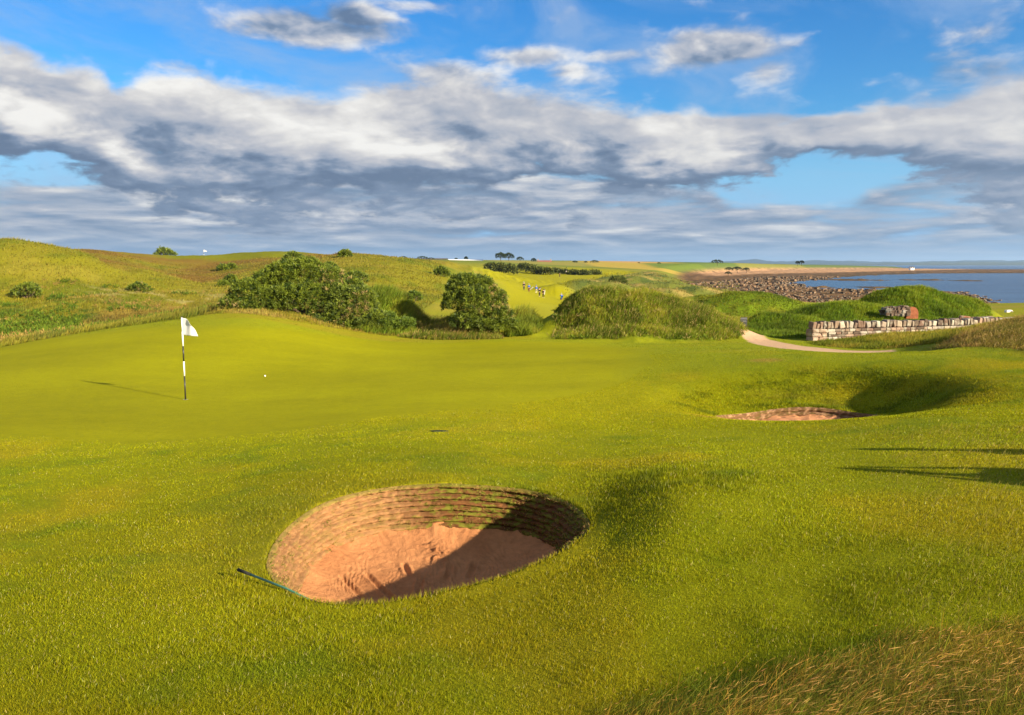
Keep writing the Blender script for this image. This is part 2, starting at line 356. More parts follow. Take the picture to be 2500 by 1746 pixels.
def ground_col(x, y, z=None, rockm=None):
    """real albedo of the turf, fields, sand and rock at a place"""
    n1 = fbm(x/3.1, y/4.3, 41, 4); n2 = fbm(x/.8, y/.8, 43, 3); n3 = fbm(x/14, y/22, 45, 4); n4 = fbm(x/.25, y/.25, 47, 2)
    r = np.hypot(x, y)
    c = np.tile(np.array([.185,.195,.003]), (len(x), 1))
    c = lerpc(c, (.21,.185,.006), np.clip(.30+n1*1.1+n2*.3, 0, 1)*.6)
    c = lerpc(c, (.10,.145,.006), sstep(.0, .5, n2*.8+n1*.5)*.6)
    c = lerpc(c, (.27,.215,.008), sstep(.05, .5, fbm(x/1.7, y/2.1, 49, 4))*.55)
    # a drier patch left of the pot bunker, greener ground towards the right
    c = lerpc(c, (.27,.215,.012), sstep(2.6, .2, np.hypot(x+1.6, (y-7.4)*.8))*.5)
    c = lerpc(c, (.26,.245,.005), sstep(12, 17, y)*sstep(8, 2, x)*.75)
    c = lerpc(c, (.185,.215,.012), sstep(22, 26, r)*.5)
    c = c*(.95+.17*sstep(3.2, 13, r))[:, None]*np.array([1.0,1.02,1.])      # the longer grass round the pit is a deeper green
    g = zone(x, y, GREEN, 1.3, .5, 2.)
    gc = np.tile(np.array([.262,.258,.003]), (len(x), 1))*(1+.16*fbm(x/6, y/2.0, 51, 4)+.05*n2)[:, None]
    c = c*(1-g[:, None])+gc*g[:, None]
    apron = zone(x, y, PU([(500,38),(520,43),(900,43),(1300,43.5),(1300,39),(900,38.8)]), .5, .3)
    c = lerpc(c, (.27,.21,.02), apron*np.clip(.45+n1, 0, 1)*.6)
    # links land beyond
    far = sstep(44, 60, y)
    c = lerpc(c, (.22,.215,.016), far*.8)
    c = lerpc(c, (.30,.22,.05), far*sstep(.0, .5, n3)*.5)
    k = rough_mask(x, y); f = zone(x, y, FIELD, 1.)
    fc = np.tile(np.array([.250,.215,.018]), (len(x), 1))
    a = fbm(x/4.5, y/7, 61, 4); b = fbm(x/2.4, y/3.2, 63, 4); d = fbm(x/11, y/15, 65, 3)
    fc = lerpc(fc, (.33,.26,.04), sstep(.05, .45, a)*.6)
    fc = lerpc(fc, (.075,.125,.012), sstep(.02, .26, b)*sstep(105, 70, y)*.9)
    fc = lerpc(fc, (.13,.16,.014), sstep(.1, .4, -a)*.6)
    fc = lerpc(fc, (.30,.14,.05), sstep(.12, .5, d+.3*a)*sstep(110, 50, y)*.75)
    fc = lerpc(fc, (.42,.33,.15), sstep(.22, .45, fbm(x/3, y/1.6, 67, 3))*.75*zone(x, y, PU([(215,86),(400,84),(570,92),(600,106),(400,100),(230,96)]), 5))
    fc = lerpc(fc, (.23,.13,.03), sstep(125, 160, y)*sstep(-10, -40, x)*np.clip(.7+d, 0, 1))
    fc = lerpc(fc, (.215,.205,.010), zone(x, y, PU([(400,222),(560,222),(740,215),(800,330),(400,330)]), 5))
    fc = lerpc(fc, (.15,.19,.02), sstep(.1, .5, fbm(x/9, y/12, 69, 3))*zone(x, y, PU([(850,55),(1090,80),(1120,200),(850,200)]), 10)*.8)
    fc = fc*np.array([.73,.80,.7]); c = c*(1-f[:, None])+fc*f[:, None]
    for P, q in ((MIDR, (.12,.165,.010)), (SMD, (.075,.155,.008)), (PU([(1690,70),(1990,68),(1990,92),(1690,98)]), (.12,.175,.010)), (RB2, (.17,.15,.014))):
        m = zone(x, y, P, .5, .4); cc = np.tile(np.array(q), (len(x), 1)); cc = lerpc(cc, (.20,.18,.02), sstep(0, .5, b)*.7); cc = lerpc(cc, (.07,.10,.01), sstep(0, .5, -a)*.7)
        c = c*(1-m[:, None])+cc*m[:, None]
    m = zone(x, y, DUNES, 8, 4, 12); cc = np.tile(np.array([.15,.17,.03]), (len(x), 1)); cc = lerpc(cc, (.30,.23,.07), sstep(0, .4, fbm(x/9, y/14, 71, 4))); cc = lerpc(cc, (.08,.11,.025), sstep(0, .4, fbm(x/7, y/12, 73, 4)))
    c = c*(1-m[:, None])+cc*m[:, None]
    c = lerpc(c, (.27,.255,.006), zone(x, y, FAIR2, 2.5, 1.))
    c = lerpc(c, (.30,.29,.02), zone(x, y, PU([(1290,62),(1440,62),(1430,128),(1300,128)]), 1.5)*.6)
    c = lerpc(c, (.25,.25,.01), zone(x, y, GRN3, 3))
    # farmland towards the horizon
    fz = sstep(480, 620, y)
    c = lerpc(c, (.14,.17,.025), fz)
    for L, q in (([(1450,620),(1900,560),(1800,1000),(1380,1000)], (.36,.27,.05)), ([(1480,900),(1800,800),(1830,2000),(1300,2000)], (.42,.27,.09)), ([(1250,620),(1440,600),(1420,900),(1150,900)], (.24,.22,.05)), ([(1600,690),(1880,800),(1850,1080),(1560,900)], (.13,.18,.025)), ([(1830,820),(1900,900),(2060,1300),(2400,1900),(2500,2900),(1500,2900),(1560,1100)], (.105,.15,.03)), ([(1840,1000),(1990,1400),(1900,1700),(1750,1300)], (.20,.20,.04))):
        c = lerpc(c, q, zone(x, y, PU(L), 8))
    # path
    p = zone(x, y, PATH, .12, .08, .6); c = lerpc(c, (.50,.33,.23), p)
    # worn sandy scraps on the lawn
    for sx, sy, s in ((at(1870,905,24.2)[0], 24.2, .7),(at(1760,1010,16)[0],16,.8)):
        c = lerpc(c, (.32,.20,.05), sstep(1, .2, np.hypot((x-sx)/s, (y-sy)/(s*1.2))+.4*n2)*.6)
    if rockm is not None:
        q = fbm(x/3, y/5, 81, 4); rc = np.tile(np.array([.125,.07,.035]), (len(x), 1)); rc = lerpc(rc, (.24,.14,.07), sstep(.0, .5, q)); rc = lerpc(rc, (.07,.05,.025), sstep(0, .4, -q))
        wet = sstep(SEA+.9, SEA+.1, z); rc = lerpc(rc, (.055,.045,.022), wet*.6)
        be = zone(x, y, PU([(1740,640),(1830,780),(2150,1080),(2300,1350),(2420,1900),(1800,1900),(1690,850)]), 12)*sstep(SEA+.25, SEA+.5, z)
        rc = lerpc(rc, (.52,.30,.17), be*np.clip(.75+q, 0, 1))
        c = c*(1-rockm[:, None])+rc*rockm[:, None]
    return np.clip(c*(1+.05*n4)[:, None], .004, .9)
def build_ground():
    A = np.concatenate([np.linspace(-180, -60, 40)[:-1], np.linspace(-60, -36, 70)[:-1], np.linspace(-36, 36, 700)[:-1], np.linspace(36, 60, 70)[:-1], np.linspace(60, 180, 40)[:-1]])
    A = np.radians(A); na = len(A)
    rr = np.concatenate([[.3], np.exp(np.linspace(math.log(.9), math.log(120), 560)), np.exp(np.linspace(math.log(120), math.log(3600), 300))[1:], np.exp(np.linspace(math.log(3600), math.log(14000), 12))[1:]]); nr = len(rr)
    RR, AA = np.meshgrid(rr, A, indexing='ij'); x = (RR*np.sin(AA)).ravel(); y = (RR*np.cos(AA)).ravel()
    z, m = H(x, y, True)
    col = ground_col(x, y, z, m)
    land = sstep(2700, 3600, np.hypot(x, y)); z = z*(1-land)+(SEA-6)*land
    for P in (RIM, S2):
        b = (np.abs(x-P[:,0].mean()) < 4) & (np.abs(y-P[:,1].mean()) < 4); ins = np.zeros_like(b); ins[b] = sdpoly(x[b], y[b], P) > -.02; z[ins] -= 1.8
    z[:na] = -1.83+CAMZ
    i = np.arange(nr-1)[:, None]; j = np.arange(na)[None]; j2 = (j+1) % na
    Fq = np.stack([(i*na+j), (i*na+j2), ((i+1)*na+j2), ((i+1)*na+j)], -1).reshape(-1, 4)[:, ::-1]
    V = np.stack([x, y, z], 1); V = np.vstack([V, [[0, 0, CAMZ-1.83]]]); col = np.vstack([col, col[:1]])
    o = mesh_np('ground', V, Fq, M_ground, col=col, smooth=True)
    return tag(o, kind='structure')
def mat_ground():
    m, nt, b = new_mat('turf_and_earth'); P = geopos()
    a = nt.nodes.new('ShaderNodeVertexColor'); a.layer_name = 'Col'
    mp = nt.nodes.new('ShaderNodeMapping'); nt.links.new(P, mp.inputs[0]); mp.inputs['Rotation'].default_value = (0,0,.6); mp.inputs['Scale'].default_value = (1,.45,1)
    n = noise(P, 55, 4, .7); n2 = noise(P, 7, 5, .65); n3 = noise(mp.outputs[0], 260, 2, .6)
    c = mixc(.9, a.outputs[0], comb(0.52+n*.96, .52+n*.96, .4+n*.9), 'MULTIPLY')
    c = mixc(.7, c, comb(0.72+n2*.6, .78+n2*.45, .8+n2*.4), 'MULTIPLY')
    set_in(b, Base_Color=c, Roughness=.85); b.inputs['Specular IOR Level'].default_value = .04
    set_in(b, Normal=bump(n+n3*.6+n2*1.2, .02, .8))
    return m
M_ground = mat_ground()
ground = build_ground()
# sea, down to the horizon, just as far as a ring mesh reaches
def mat_sea():
    m, nt, b = new_mat('sea_water'); P = geopos()
    mp = nt.nodes.new('ShaderNodeMapping'); nt.links.new(P, mp.inputs[0]); mp.inputs['Rotation'].default_value = (0,0,.25); mp.inputs['Scale'].default_value = (.35,1,1)
    w = noise(mp.outputs[0], .55, 5, .62, .3); w2 = noise(mp.outputs[0], .06, 4, .6)
    c = mixc(smooth(w2, .35, .7), (.018,.055,.125), (.035,.09,.17))
    set_in(b, Base_Color=c, Roughness=.22, Normal=bump(w+w2*.6, 1.1, .9)); b.inputs['IOR'].default_value = 1.33; b.inputs['Specular IOR Level'].default_value = .35
    return m
M_sea = mat_sea()
def build_sea():
    A = np.radians(np.linspace(-30, 100, 60)); rr = np.exp(np.linspace(math.log(100), math.log(60000), 60))
    RR, AA = np.meshgrid(rr, A, indexing='ij'); V = np.stack([(RR*np.sin(AA)).ravel(), (RR*np.cos(AA)).ravel(), np.full(RR.size, SEA)], 1)
    na = len(A); i = np.arange(len(rr)-1)[:, None]; j = np.arange(na-1)[None]
    Fq = np.stack([i*na+j, (i+1)*na+j, (i+1)*na+j+1, i*na+j+1], -1).reshape(-1, 4)[:, ::-1]
    return tag(mesh_np('sea', V, Fq, M_sea, smooth=True), kind='structure')
sea = build_sea()
# ------------------------------------------------------------------ pot bunkers: turf collar, stacked sod wall, raked sand
def mat_soil(name, a, b_, scale=9, bd=.02):
    m, nt, b = new_mat(name); P = geopos()
    v = nt.nodes.new('ShaderNodeVertexColor'); v.layer_name = 'Col'
    n = noise(P, scale, 6, .65); n2 = noise(P, scale*9, 3, .7)
    c = mixc(1., v.outputs[0], comb(a+n*b_+n2*.25, a+n*b_+n2*.25, a+n*b_+n2*.25), 'MULTIPLY')
    set_in(b, Base_Color=c, Roughness=.95, Normal=bump(n+n2*.5, bd)); b.inputs['Specular IOR Level'].default_value = .08
    return m
M_blade = mat_leaf('grass_blades', .55, .35, .06, (1.25,1.15,.5))
M_sod = mat_soil('sod_wall_earth', .45, .9, 14, .03)
M_sand = mat_soil('bunker_sand', .42, .85, 9, .03)
def ring_collar(name, rim, wid, parent=None):
    n = len(rim); c = rim.mean(0); nrm = []
    for i in range(n):
        t = rim[(i+1) % n]-rim[i-1]; q = np.array([t[1], -t[0]]); q /= np.linalg.norm(q)+1e-9
        if np.dot(q, rim[i]-c) < 0: q = -q
        nrm.append(q)
    nrm = np.array(nrm); V = []; L = [(-.012,-.05),(0,-.012),(.02,.006),(.06,.008),(wid*.5,.006),(wid,-.004)]
    for o, dz in L:
        p = rim+nrm*o; z = H(p[:,0], p[:,1])+dz+.012*fbm(p[:,0]*9, p[:,1]*9, 117, 3)*(dz > 0); V.append(np.c_[p, z])
    V = np.vstack(V); k = len(L); i = np.arange(k-1)[:,None]; j = np.arange(n)[None]; j2 = (j+1) % n
    Fq = np.stack([i*n+j, (i+1)*n+j, (i+1)*n+j2, i*n+j2], -1).reshape(-1, 4)
    a = V[Fq[0]]; 
    if np.cross(a[1]-a[0], a[2]-a[0])[2] < 0: Fq = Fq[:, ::-1]
    return mesh_np(name, V, Fq, M_ground, parent, col=ground_col(V[:,0], V[:,1]), smooth=True), nrm
def resample(P, n):
    P = spline_closed(P, len(P)*8); d = np.linalg.norm(np.roll(P, -1, 0)-P, axis=1); s = np.r_[0, np.cumsum(d)]; t = np.linspace(0, s[-1], n, endpoint=False)
    Q = np.vstack([P, P[:1]]); return np.c_[np.interp(t, s, Q[:,0]), np.interp(t, s, Q[:,1])]
def bunker(rim, courses, ch, slope, colfn, sandfn, nfine, sink, label, shade=None):
    R_ = resample(rim, nfine); n = nfine; zr = H(R_[:,0], R_[:,1]); zr = (np.roll(zr, 5)+zr*2+np.roll(zr, -5))/4
    col_, nrm = ring_collar('bunker_lip', resample(rim, 220), .34)
    tag(col_, kind='structure')
    V = []; C = []; sub = 7
    s_ = np.arange(n)/n*60
    total = courses*ch
    for k in range(courses*sub+1):
        f = k/sub; c = int(min(f, courses-1e-6)); ph = f-c
        wob = .35*fbm(s_*.35, np.full(n, c*5.), 91, 2)
        depth = (f+wob*(0 if c == 0 else .35))*ch
        bulge = (.022*np.sin(math.pi*min(1, ph*1.15))**.6 if ph < .84 else -.015)
        inset = slope*depth + bulge*1.2 + (.020*fbm(s_*3.2, np.full(n, f*2.4), 92, 4) + .022*fbm(s_*.8, np.full(n, c*3.), 93, 2))
        if k == 0: inset = inset*0; depth = depth*0
        p = R_-nrm_f(R_, n)*np.reshape(inset, (-1, 1)); z = zr-depth
        V.append(np.c_[p, z]); C.append(colfn(p, s_, f, c, ph))
    k = len(V); V = np.vstack(V); C = np.vstack(C); i = np.arange(k-1)[:,None]; j = np.arange(n)[None]; j2 = (j+1) % n
    Fq = np.stack([i*n+j, i*n+j2, (i+1)*n+j2, (i+1)*n+j], -1).reshape(-1, 4)
    a = V[Fq[0]]; nn = np.cross(a[1]-a[0], a[2]-a[0]); cc = np.r_[R_.mean(0), zr.mean()-total/2]
    if np.dot(nn, cc-a[0]) < 0: Fq = Fq[:, ::-1]
    wall = tag(mesh_np('bunker_wall', V, Fq, M_sod, None, col=np.clip(C, .004, .9), smooth=True), kind='structure')
    # sand: from under the wall's foot in to the middle
    foot = V[-n:]; cen = foot.mean(0); m = 190; Vs = []; Cs = []
    for q in range(m+1):
        t = q/m; t = 1-(1-t)**1.0
        p = foot[:,:2]*(1-t)+cen[:2]*t; p = p+nrm_f(R_, n)*(.05*(1-t))
        e = 1-(1-t)**2.3
        z = (foot[:,2]*(1-t)+cen[2]*t)+.055*(1-t)**6+.04*np.clip(fbm(s_*.9, s_*0, 119, 3)+.15, -.2, 1)*(1-t)**5-sink*e
        z, cc_ = sandfn(p, z, t, s_)
        Vs.append(np.c_[p, z]); Cs.append(cc_)
    Vs = np.vstack(Vs); Cs = np.vstack(Cs); i = np.arange(m)[:,None]
    Fq = np.stack([i*n+j, i*n+j2, (i+1)*n+j2, (i+1)*n+j], -1).reshape(-1, 4)
    a = Vs[Fq[0]]
    if np.cross(a[1]-a[0], a[2]-a[0])[2] < 0: Fq = Fq[:, ::-1]
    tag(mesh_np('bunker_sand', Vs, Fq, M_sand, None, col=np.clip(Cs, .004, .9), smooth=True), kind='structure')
    return V
def nrm_f(Rr, n):
    t = np.roll(Rr, -3, 0)-np.roll(Rr, 3, 0); q = np.c_[t[:,1], -t[:,0]]; q /= np.linalg.norm(q, axis=1)[:,None]
    s = np.sign((q*(Rr-Rr.mean(0))).sum(1))[:,None]; return q*s
def col1(p, s, f, c, ph):
    n = len(p); a = fbm(s*.5, np.full(n, c*2.1), 94, 3); b = fbm(s*2.6, np.full(n, f*3), 95, 3)
    C = np.tile(np.array([.335,.175,.075]), (n, 1))
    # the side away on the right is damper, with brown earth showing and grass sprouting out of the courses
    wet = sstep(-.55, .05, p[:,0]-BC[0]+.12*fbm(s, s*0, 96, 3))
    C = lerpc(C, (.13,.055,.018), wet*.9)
    C = C*(1+.35*fbm(s*3, np.full(n, f*4.), 113, 3))[:, None]
    g = sstep(.0, .3, b+.35*a)*(.25+.6*wet)
    C = lerpc(C, (.16,.17,.02), g)
    if f < .5: C = lerpc(C, (.20,.19,.03), np.full(n, .5))
    return C
def sand1(p, z, t, s):
    x, y = p[:,0]-BC[0], p[:,1]-BC[1]; n = fbm(p[:,0]*2.2, p[:,1]*2.2, 97, 4); fn = fbm(p[:,0]*24, p[:,1]*24, 98, 3)
    z = z+n*.02
    # rake lines run from the far bank to the middle, others curve along the near side
    a1 = np.sin((x*.93+y*.18+.12*n)*2*math.pi/(.04))*np.clip(.5+fbm(p[:,0]*7, p[:,1]*1.5, 111, 2)*1.6, 0, 1)*sstep(.12, .5, fbm(p[:,0]*1.1+5, p[:,1]*.5, 99, 2)+.35)*sstep(-.2, .3, y)
    a2 = np.sin((y*.80-x*.48+.03*n)*2*math.pi/.055)*sstep(-.15, -.5, y+.25*x)
    z = z+.0035*a1*sstep(.12, .3, t)+.010*a2*sstep(.12, .25, t)
    for gx, gy, ang, L in ((-.12,.35,1.62,.45),(-.5,.35,2.15,.8),(.12,.7,1.5,.5),(-.75,.3,2.2,.6),(.35,.8,1.45,.5),(-.3,.75,1.9,.4)):
        ux, uy = math.cos(ang), math.sin(ang); al = (x-gx)*ux+(y-gy)*uy; ac = -(x-gx)*uy+(y-gy)*ux
        z = z-.022*np.exp(-(ac/.02)**2)*sstep(L/2, L/2-.15, np.abs(al))+.014*np.exp(-((np.abs(ac)-.045)/.02)**2)*sstep(L/2, L/2-.15, np.abs(al))
    rough = sstep(.1, .4, fbm(p[:,0]*1.3, p[:,1]*1.3, 101, 3)+sstep(.1, -.7, y)*.4)
    clod = np.clip(fbm(p[:,0]*19, p[:,1]*19, 103, 4), 0, 1)
    z = z+rough*(clod*.05+fn*.012)+fn*.004
    C = np.tile(np.array([.48,.215,.088]), (len(p), 1)); C = lerpc(C, (.40,.165,.065), sstep(-.1, .5, n)*.6); C = lerpc(C, (.25,.10,.04), rough*.5)
    C = lerpc(C, (.065,.026,.008), sstep(-.1, .75, x*.42-y*.62+.1*n)*.92)     # damp sand, its colour darkened further to deepen the cast shadow there
    return z, C
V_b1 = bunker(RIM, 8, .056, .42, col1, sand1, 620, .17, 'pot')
def col2(p, s, f, c, ph):
    n = len(p); b = fbm(s*3, np.full(n, f*3), 105, 3); C = np.tile(np.array([.16,.085,.04]), (n, 1)); C = lerpc(C, (.34,.2,.11), sstep(0, .4, b)); return lerpc(C, (.12,.12,.02), sstep(0, .4, -b)*(1-ph)*.6)
def sand2(p, z, t, s):
    n = fbm(p[:,0]*2, p[:,1]*2, 107, 4); fn = fbm(p[:,0]*9, p[:,1]*9, 108, 3)
    return z+n*.03+fn*.015, lerpc(np.tile(np.array([.60,.28,.13]), (len(p), 1)), (.36,.17,.08), sstep(.1, .5, fn))
bunker(S2, 2, .11, .45, col2, sand2, 240, .04, 'far')

# grass sprouting between the courses of sods
def sprouts():
    n = 620; k = V_b1.shape[0]//n; W = V_b1.reshape(k, n, 3); V = []; K = []; N = 15000
    c = rng.integers(0, 8, N); j = rng.integers(0, n, N); ph = rng.uniform(.0, .8, N); i = np.clip(((c+ph)*7).astype(int), 0, k-1); p = W[i, j]; cen = np.r_[BC, 0]; s_ = j/n*60
    wet = sstep(-.7, .1, p[:,0]-BC[0]); m = (fbm(s_*1.1, c*5.3, 115, 3) > .38-.45*wet-.4*(c < 1)) ; p = p[m]; j = j[m]; w_ = wet[m]; N = len(p)
    inn = np.r_[BC, 0][None]-p; inn[:, 2] = 0; inn /= np.linalg.norm(inn, axis=1)[:, None]
    d = inn*.7+np.array([0,0,.5])+rng.normal(0, .5, (N, 3)); d /= np.linalg.norm(d, axis=1)[:, None]; L = rng.uniform(.012, .04, N)[:, None]; s = np.cross(d, rng.normal(0, 1, (N, 3))); s /= np.linalg.norm(s, axis=1)[:, None]; w = .0035
    r0 = p+inn*.008; V = np.stack([r0-s*w, r0+s*w, r0+d*L], 1).reshape(-1, 3); c = np.where((rng.random(N) < .55)[:, None], [[.13,.17,.015]], [[.33,.22,.08]])*(1+rng.normal(0, .25, (N, 1)))
    return tag(mesh_np('sod_sprouts', V, np.arange(N*3).reshape(-1, 3), M_blade, col=np.clip(np.repeat(c, 3, 0), .004, .8)), 'wisps of grass sprouting from the stacked sod wall of the pit', 'grass', kind='stuff')
sprouts()
# ------------------------------------------------------------------ grasses (what nobody could count)
def up_normals(x, y, e=.05):
    gx = (H0(x+e, y)-H0(x-e, y))/(2*e); gy = (H0(x, y+e)-H0(x, y-e))/(2*e)
    n = np.stack([-gx, -gy, np.ones_like(gx)], 1); return n/np.linalg.norm(n, axis=1)[:, None]
def blades(name, x, y, h, w, lean, az, col, segs=1, curve=.5, tipcol=None, tipk=0., zoff=-.004, head=None, headcol=None, zz=None):
    """x, y roots; h height; w width; lean amount 0..1 along azimuth az (array)"""
    N = len(x); z = (H(x, y) if zz is None else zz)+zoff; b = np.stack([x, y, z], 1)
    d = np.stack([np.cos(az), np.sin(az), np.zeros(N)], 1); fa = rng.uniform(0, math.pi, N); s = np.stack([np.cos(fa), np.sin(fa), rng.normal(0, .15, N)], 1)
    V = []; K = []
    up = np.array([0, 0, 1.])
    def P(t):
        bend = lean*(t*(1-curve)+t*t*curve)
        return b+(up*(t*np.sqrt(np.clip(1-(lean*t*.75)**2, .1, 1)))[:, None]+d*bend[:, None])*h[:, None] if False else b+up*(h*t*(1-.45*lean*lean*t))[:, None]+d*(h*bend)[:, None]
    Fs = []
    L = segs
    for k in range(L+1):
        t = k/L; p = P(np.full(N, t))
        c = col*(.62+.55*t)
        if tipcol is not None: c = c*(1-tipk*t**2)+tipcol*tipk*t**2
        if k < L or L == 0:
            ww = (w*(1-.55*t)*.5)[:, None]; V += [p-s*ww, p+s*ww]; K += [c, c]
        else:
            V.append(p); K.append(c)
    nv = len(V); V = np.stack(V, 1); K = np.stack(K, 1); o = np.arange(N)[:, None]*nv
    T = []
    for k in range(L-1):
        a = 2*k; T += [[a, a+1, a+3], [a, a+3, a+2]]
    T.append([2*(L-1), 2*(L-1)+1, 2*L])
    Fc = (o[:, :, None]+np.array(T)[None]).reshape(-1, 3); V = V.reshape(-1, 3); K = K.reshape(-1, 3)
    if head is not None:       # seed heads: slim spindles hanging from the tip
        j = head
        p0 = P(np.full(N, .84))[j]; p1 = P(np.full(N, 1.0))[j]; p2 = p1+(p1-p0)*.2-up*(h[j]*.03)[:, None]; ww = (w[j]*.5)[:, None]; pm = (p0+p2)/2; sj = s[j]; q = np.cross(sj, (p2-p0)); q /= np.linalg.norm(q, axis=1)[:, None]+1e-9
        HV = np.stack([p0, pm+sj*ww, pm-sj*ww, pm+q*ww, pm-q*ww, p2], 1); base_ = len(V); HK = np.repeat((headcol[j] if headcol.ndim > 1 else np.tile(headcol, (len(j), 1)))[:, None], 6, 1)
        HF = (base_+np.arange(len(j))[:, None, None]*6+np.array([[0,1,3],[0,3,2],[0,2,4],[0,4,1],[5,3,1],[5,2,3],[5,4,2],[5,1,4]])[None]).reshape(-1, 3)
        V = np.vstack([V, HV.reshape(-1, 3)]); K = np.vstack([K, HK.reshape(-1, 3)]); Fc = np.vstack([Fc, HF])
    return mesh_np(name, V, Fc, M_blade, col=np.clip(K, .003, .9))
def wedge(N, r0, r1, a0=-36, a1=36, p=2.0):
    """random places, thinning with distance (p=2: even per direction, 1: even per metre out)"""
    u = rng.uniform(0, 1, N); r = np.exp(math.log(r0)+u*math.log(r1/r0)) if p == 2 else r0+(r1-r0)*u
    a = np.radians(rng.uniform(a0, a1, N)); return r*np.sin(a), r*np.cos(a)
def vary(c, amt=.3, hue=.08):
    n = len(c); return c*(1+rng.normal(0, amt, n))[:, None]*(1+rng.normal(0, hue, (n, 3)))
def in_zone(x, y, P): return inpoly(x, y, P)
# 1 the mown surround, near
x, y = wedge(930000, 2.4, 17., -44, 50)
b1 = sdpoly(x, y, RIM); b2 = sdpoly(x, y, S2); g = sdpoly(x, y, GREEN)
keep = (b1 < -.005) & (b2 < 0) & (g < rng.uniform(-.3, .25, len(x))); x, y, b1 = x[keep], y[keep], b1[keep]
r = np.hypot(x, y); c = ground_col(x, y)
tuft = fbm(x/.35, y/.35, 121, 3); clump = fbm(x/1.3, y/1.6, 123, 3)
shag = sstep(1.2, .0, np.hypot((x-1.5)/1.2, (y-8.2)/1.7))             # unmown bank right of the pot bunker
shag = np.maximum(shag, sstep(3.5, 6.5, x-.1*y)*sstep(14, 8, y)*.8)
h = (.012+.014*np.clip(tuft+.4, 0, 1)+.013*rng.random(len(x))**2)*(1+shag*1.3)*np.clip(1.15-r/40, .6, 1)
w = np.maximum(.0019, r*.0007)*rng.uniform(.7, 1.4, len(x))
c = vary(c*1.38, .22, .06)*(1+.30*clump)[:, None]
st = rng.random(len(x)) < .035; c[st] = vary(np.tile(np.array([.50,.44,.17]), (st.sum(), 1)), .2)
c = lerpc(c, (.055,.10,.012), shag*sstep(-.1, .4, tuft)*.5)
h = h*np.where(b1 > -.06, 1.6, 1)+.010*(b1 > -.34)
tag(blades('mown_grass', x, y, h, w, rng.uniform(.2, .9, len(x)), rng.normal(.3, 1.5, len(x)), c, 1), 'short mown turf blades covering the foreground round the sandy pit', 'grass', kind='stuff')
# 2 the far hollow and its banks
x, y = wedge(120000, 15, 48, -36, 36, 1)
keep = (sdpoly(x, y, S2) < -.02) & (sdpoly(x, y, GREEN) < rng.uniform(-.4, .1, len(x))) & (sdpoly(x, y, RB2) < 0) & (sdpoly(x, y, PATH) < -.08) & (sdpoly(x, y, FIELD) < .2); x, y = x[keep], y[keep]
c = vary(ground_col(x, y)*1.15, .2, .06); t = fbm(x/.9, y/1.1, 155, 3); c = lerpc(c, (.10,.14,.008), sstep(.1, .5, t)*.4)
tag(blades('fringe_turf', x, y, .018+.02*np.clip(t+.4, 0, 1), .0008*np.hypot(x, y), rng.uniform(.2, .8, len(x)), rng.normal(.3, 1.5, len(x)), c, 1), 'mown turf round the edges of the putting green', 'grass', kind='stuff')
x, y = wedge(230000, 14, 30, 0, 35, 1)
keep = (sdpoly(x, y, S2) < 0) & (sdpoly(x, y, GREEN) < -.1) & (sdpoly(x, y, RB2) < 0) & (sdpoly(x, y, PATH) < -.1) & (hollow(x, y) > rng.uniform(-.35, .25, len(x))); x, y = x[keep], y[keep]
k = sstep(0, .35, hollow(x, y)); t = fbm(x/.5, y/.6, 125, 3)
h = .02+k*(.02+.05*np.clip(t+.35, 0, 1)); c = vary(ground_col(x, y)*1.2, .25, .07); c = lerpc(c, (.05,.09,.012), sstep(.0, .5, t)*k*.55); c = lerpc(c, (.30,.25,.03), sstep(.1, .5, fbm(x/1.1, y/1.1, 127, 3))*k*.35)
tag(blades('hollow_grass', x, y, h, np.full(len(x), .017), rng.uniform(.2, .8, len(x)), rng.normal(.3, 1.5, len(x)), c, 1), 'longer turf on the sides of the farther sandy hollow', 'grass', kind='stuff')
# 3 tall wind-bent grass in the near right corner
def zone_pts(P, dens, yb=None):
    P = np.asarray(P); a = P.min(0); b = P.max(0); n = int((b-a).prod()*dens); x = rng.uniform(a[0], b[0], n); y = rng.uniform(a[1], b[1], n)
    k = inpoly(x, y, P); return x[k], y[k]
x, y = wedge(330000, 1.7, 5., 0, 52, 1)
d = sdpoly(x, y, LONG); edge = rng.random(len(x)); m = (d > -.15+.5*edge+.22*fbm(x/.4, y/.4, 131, 3)); x, y, d = x[m], y[m], d[m]; N = len(x)
q = fbm(x/.45, y/.45, 133, 3); q2 = fbm(x/1.2, y/1.2, 135, 2); k = sstep(-.2, 1.5, d)
h = (.08+.22*k)*(.75+.5*rng.random(N))*(1+.35*q); c = np.tile(np.array([.14,.20,.012]), (N, 1)); c = lerpc(c, (.28,.25,.018), sstep(-.2, .4, q2)*.8); c = lerpc(c, (.48,.25,.035), (rng.random(N) < .16+.45*q)*.85*(1-.5*k)); c = vary(c, .25, .08)
hd = np.nonzero(rng.random(N) < .04)[0]; hc = vary(np.tile(np.array([.47,.28,.08]), (N, 1)), .25, .06)
h[hd] *= 1.4
tag(blades('tall_grass', x, y, h, rng.uniform(.0012, .0028, N), rng.uniform(.75, 1.32, N), rng.normal(.35, .6, N), c, 4, .75, np.array([.36,.28,.03]), .35, head=hd, headcol=hc), 'tall wind bent grass with tan seed heads in the near right corner', 'grass', kind='stuff')
x, y = wedge(22000, 1.9, 5., 0, 52, 1); d = sdpoly(x, y, LONG); m = d > .15+.5*rng.random(len(x)); x, y, d = x[m], y[m], d[m]; m = fbm(x/.5, y/.5, 157, 3) > -.12; x, y = x[m], y[m]; N = len(x); hd = np.nonzero(rng.random(N) < .35)[0]
c = vary(np.tile(np.array([.48,.27,.04]), (N, 1)), .25, .10); g_ = rng.random(N) < .4; c[g_] = vary(np.tile(np.array([.13,.20,.02]), (g_.sum(), 1)), .2)
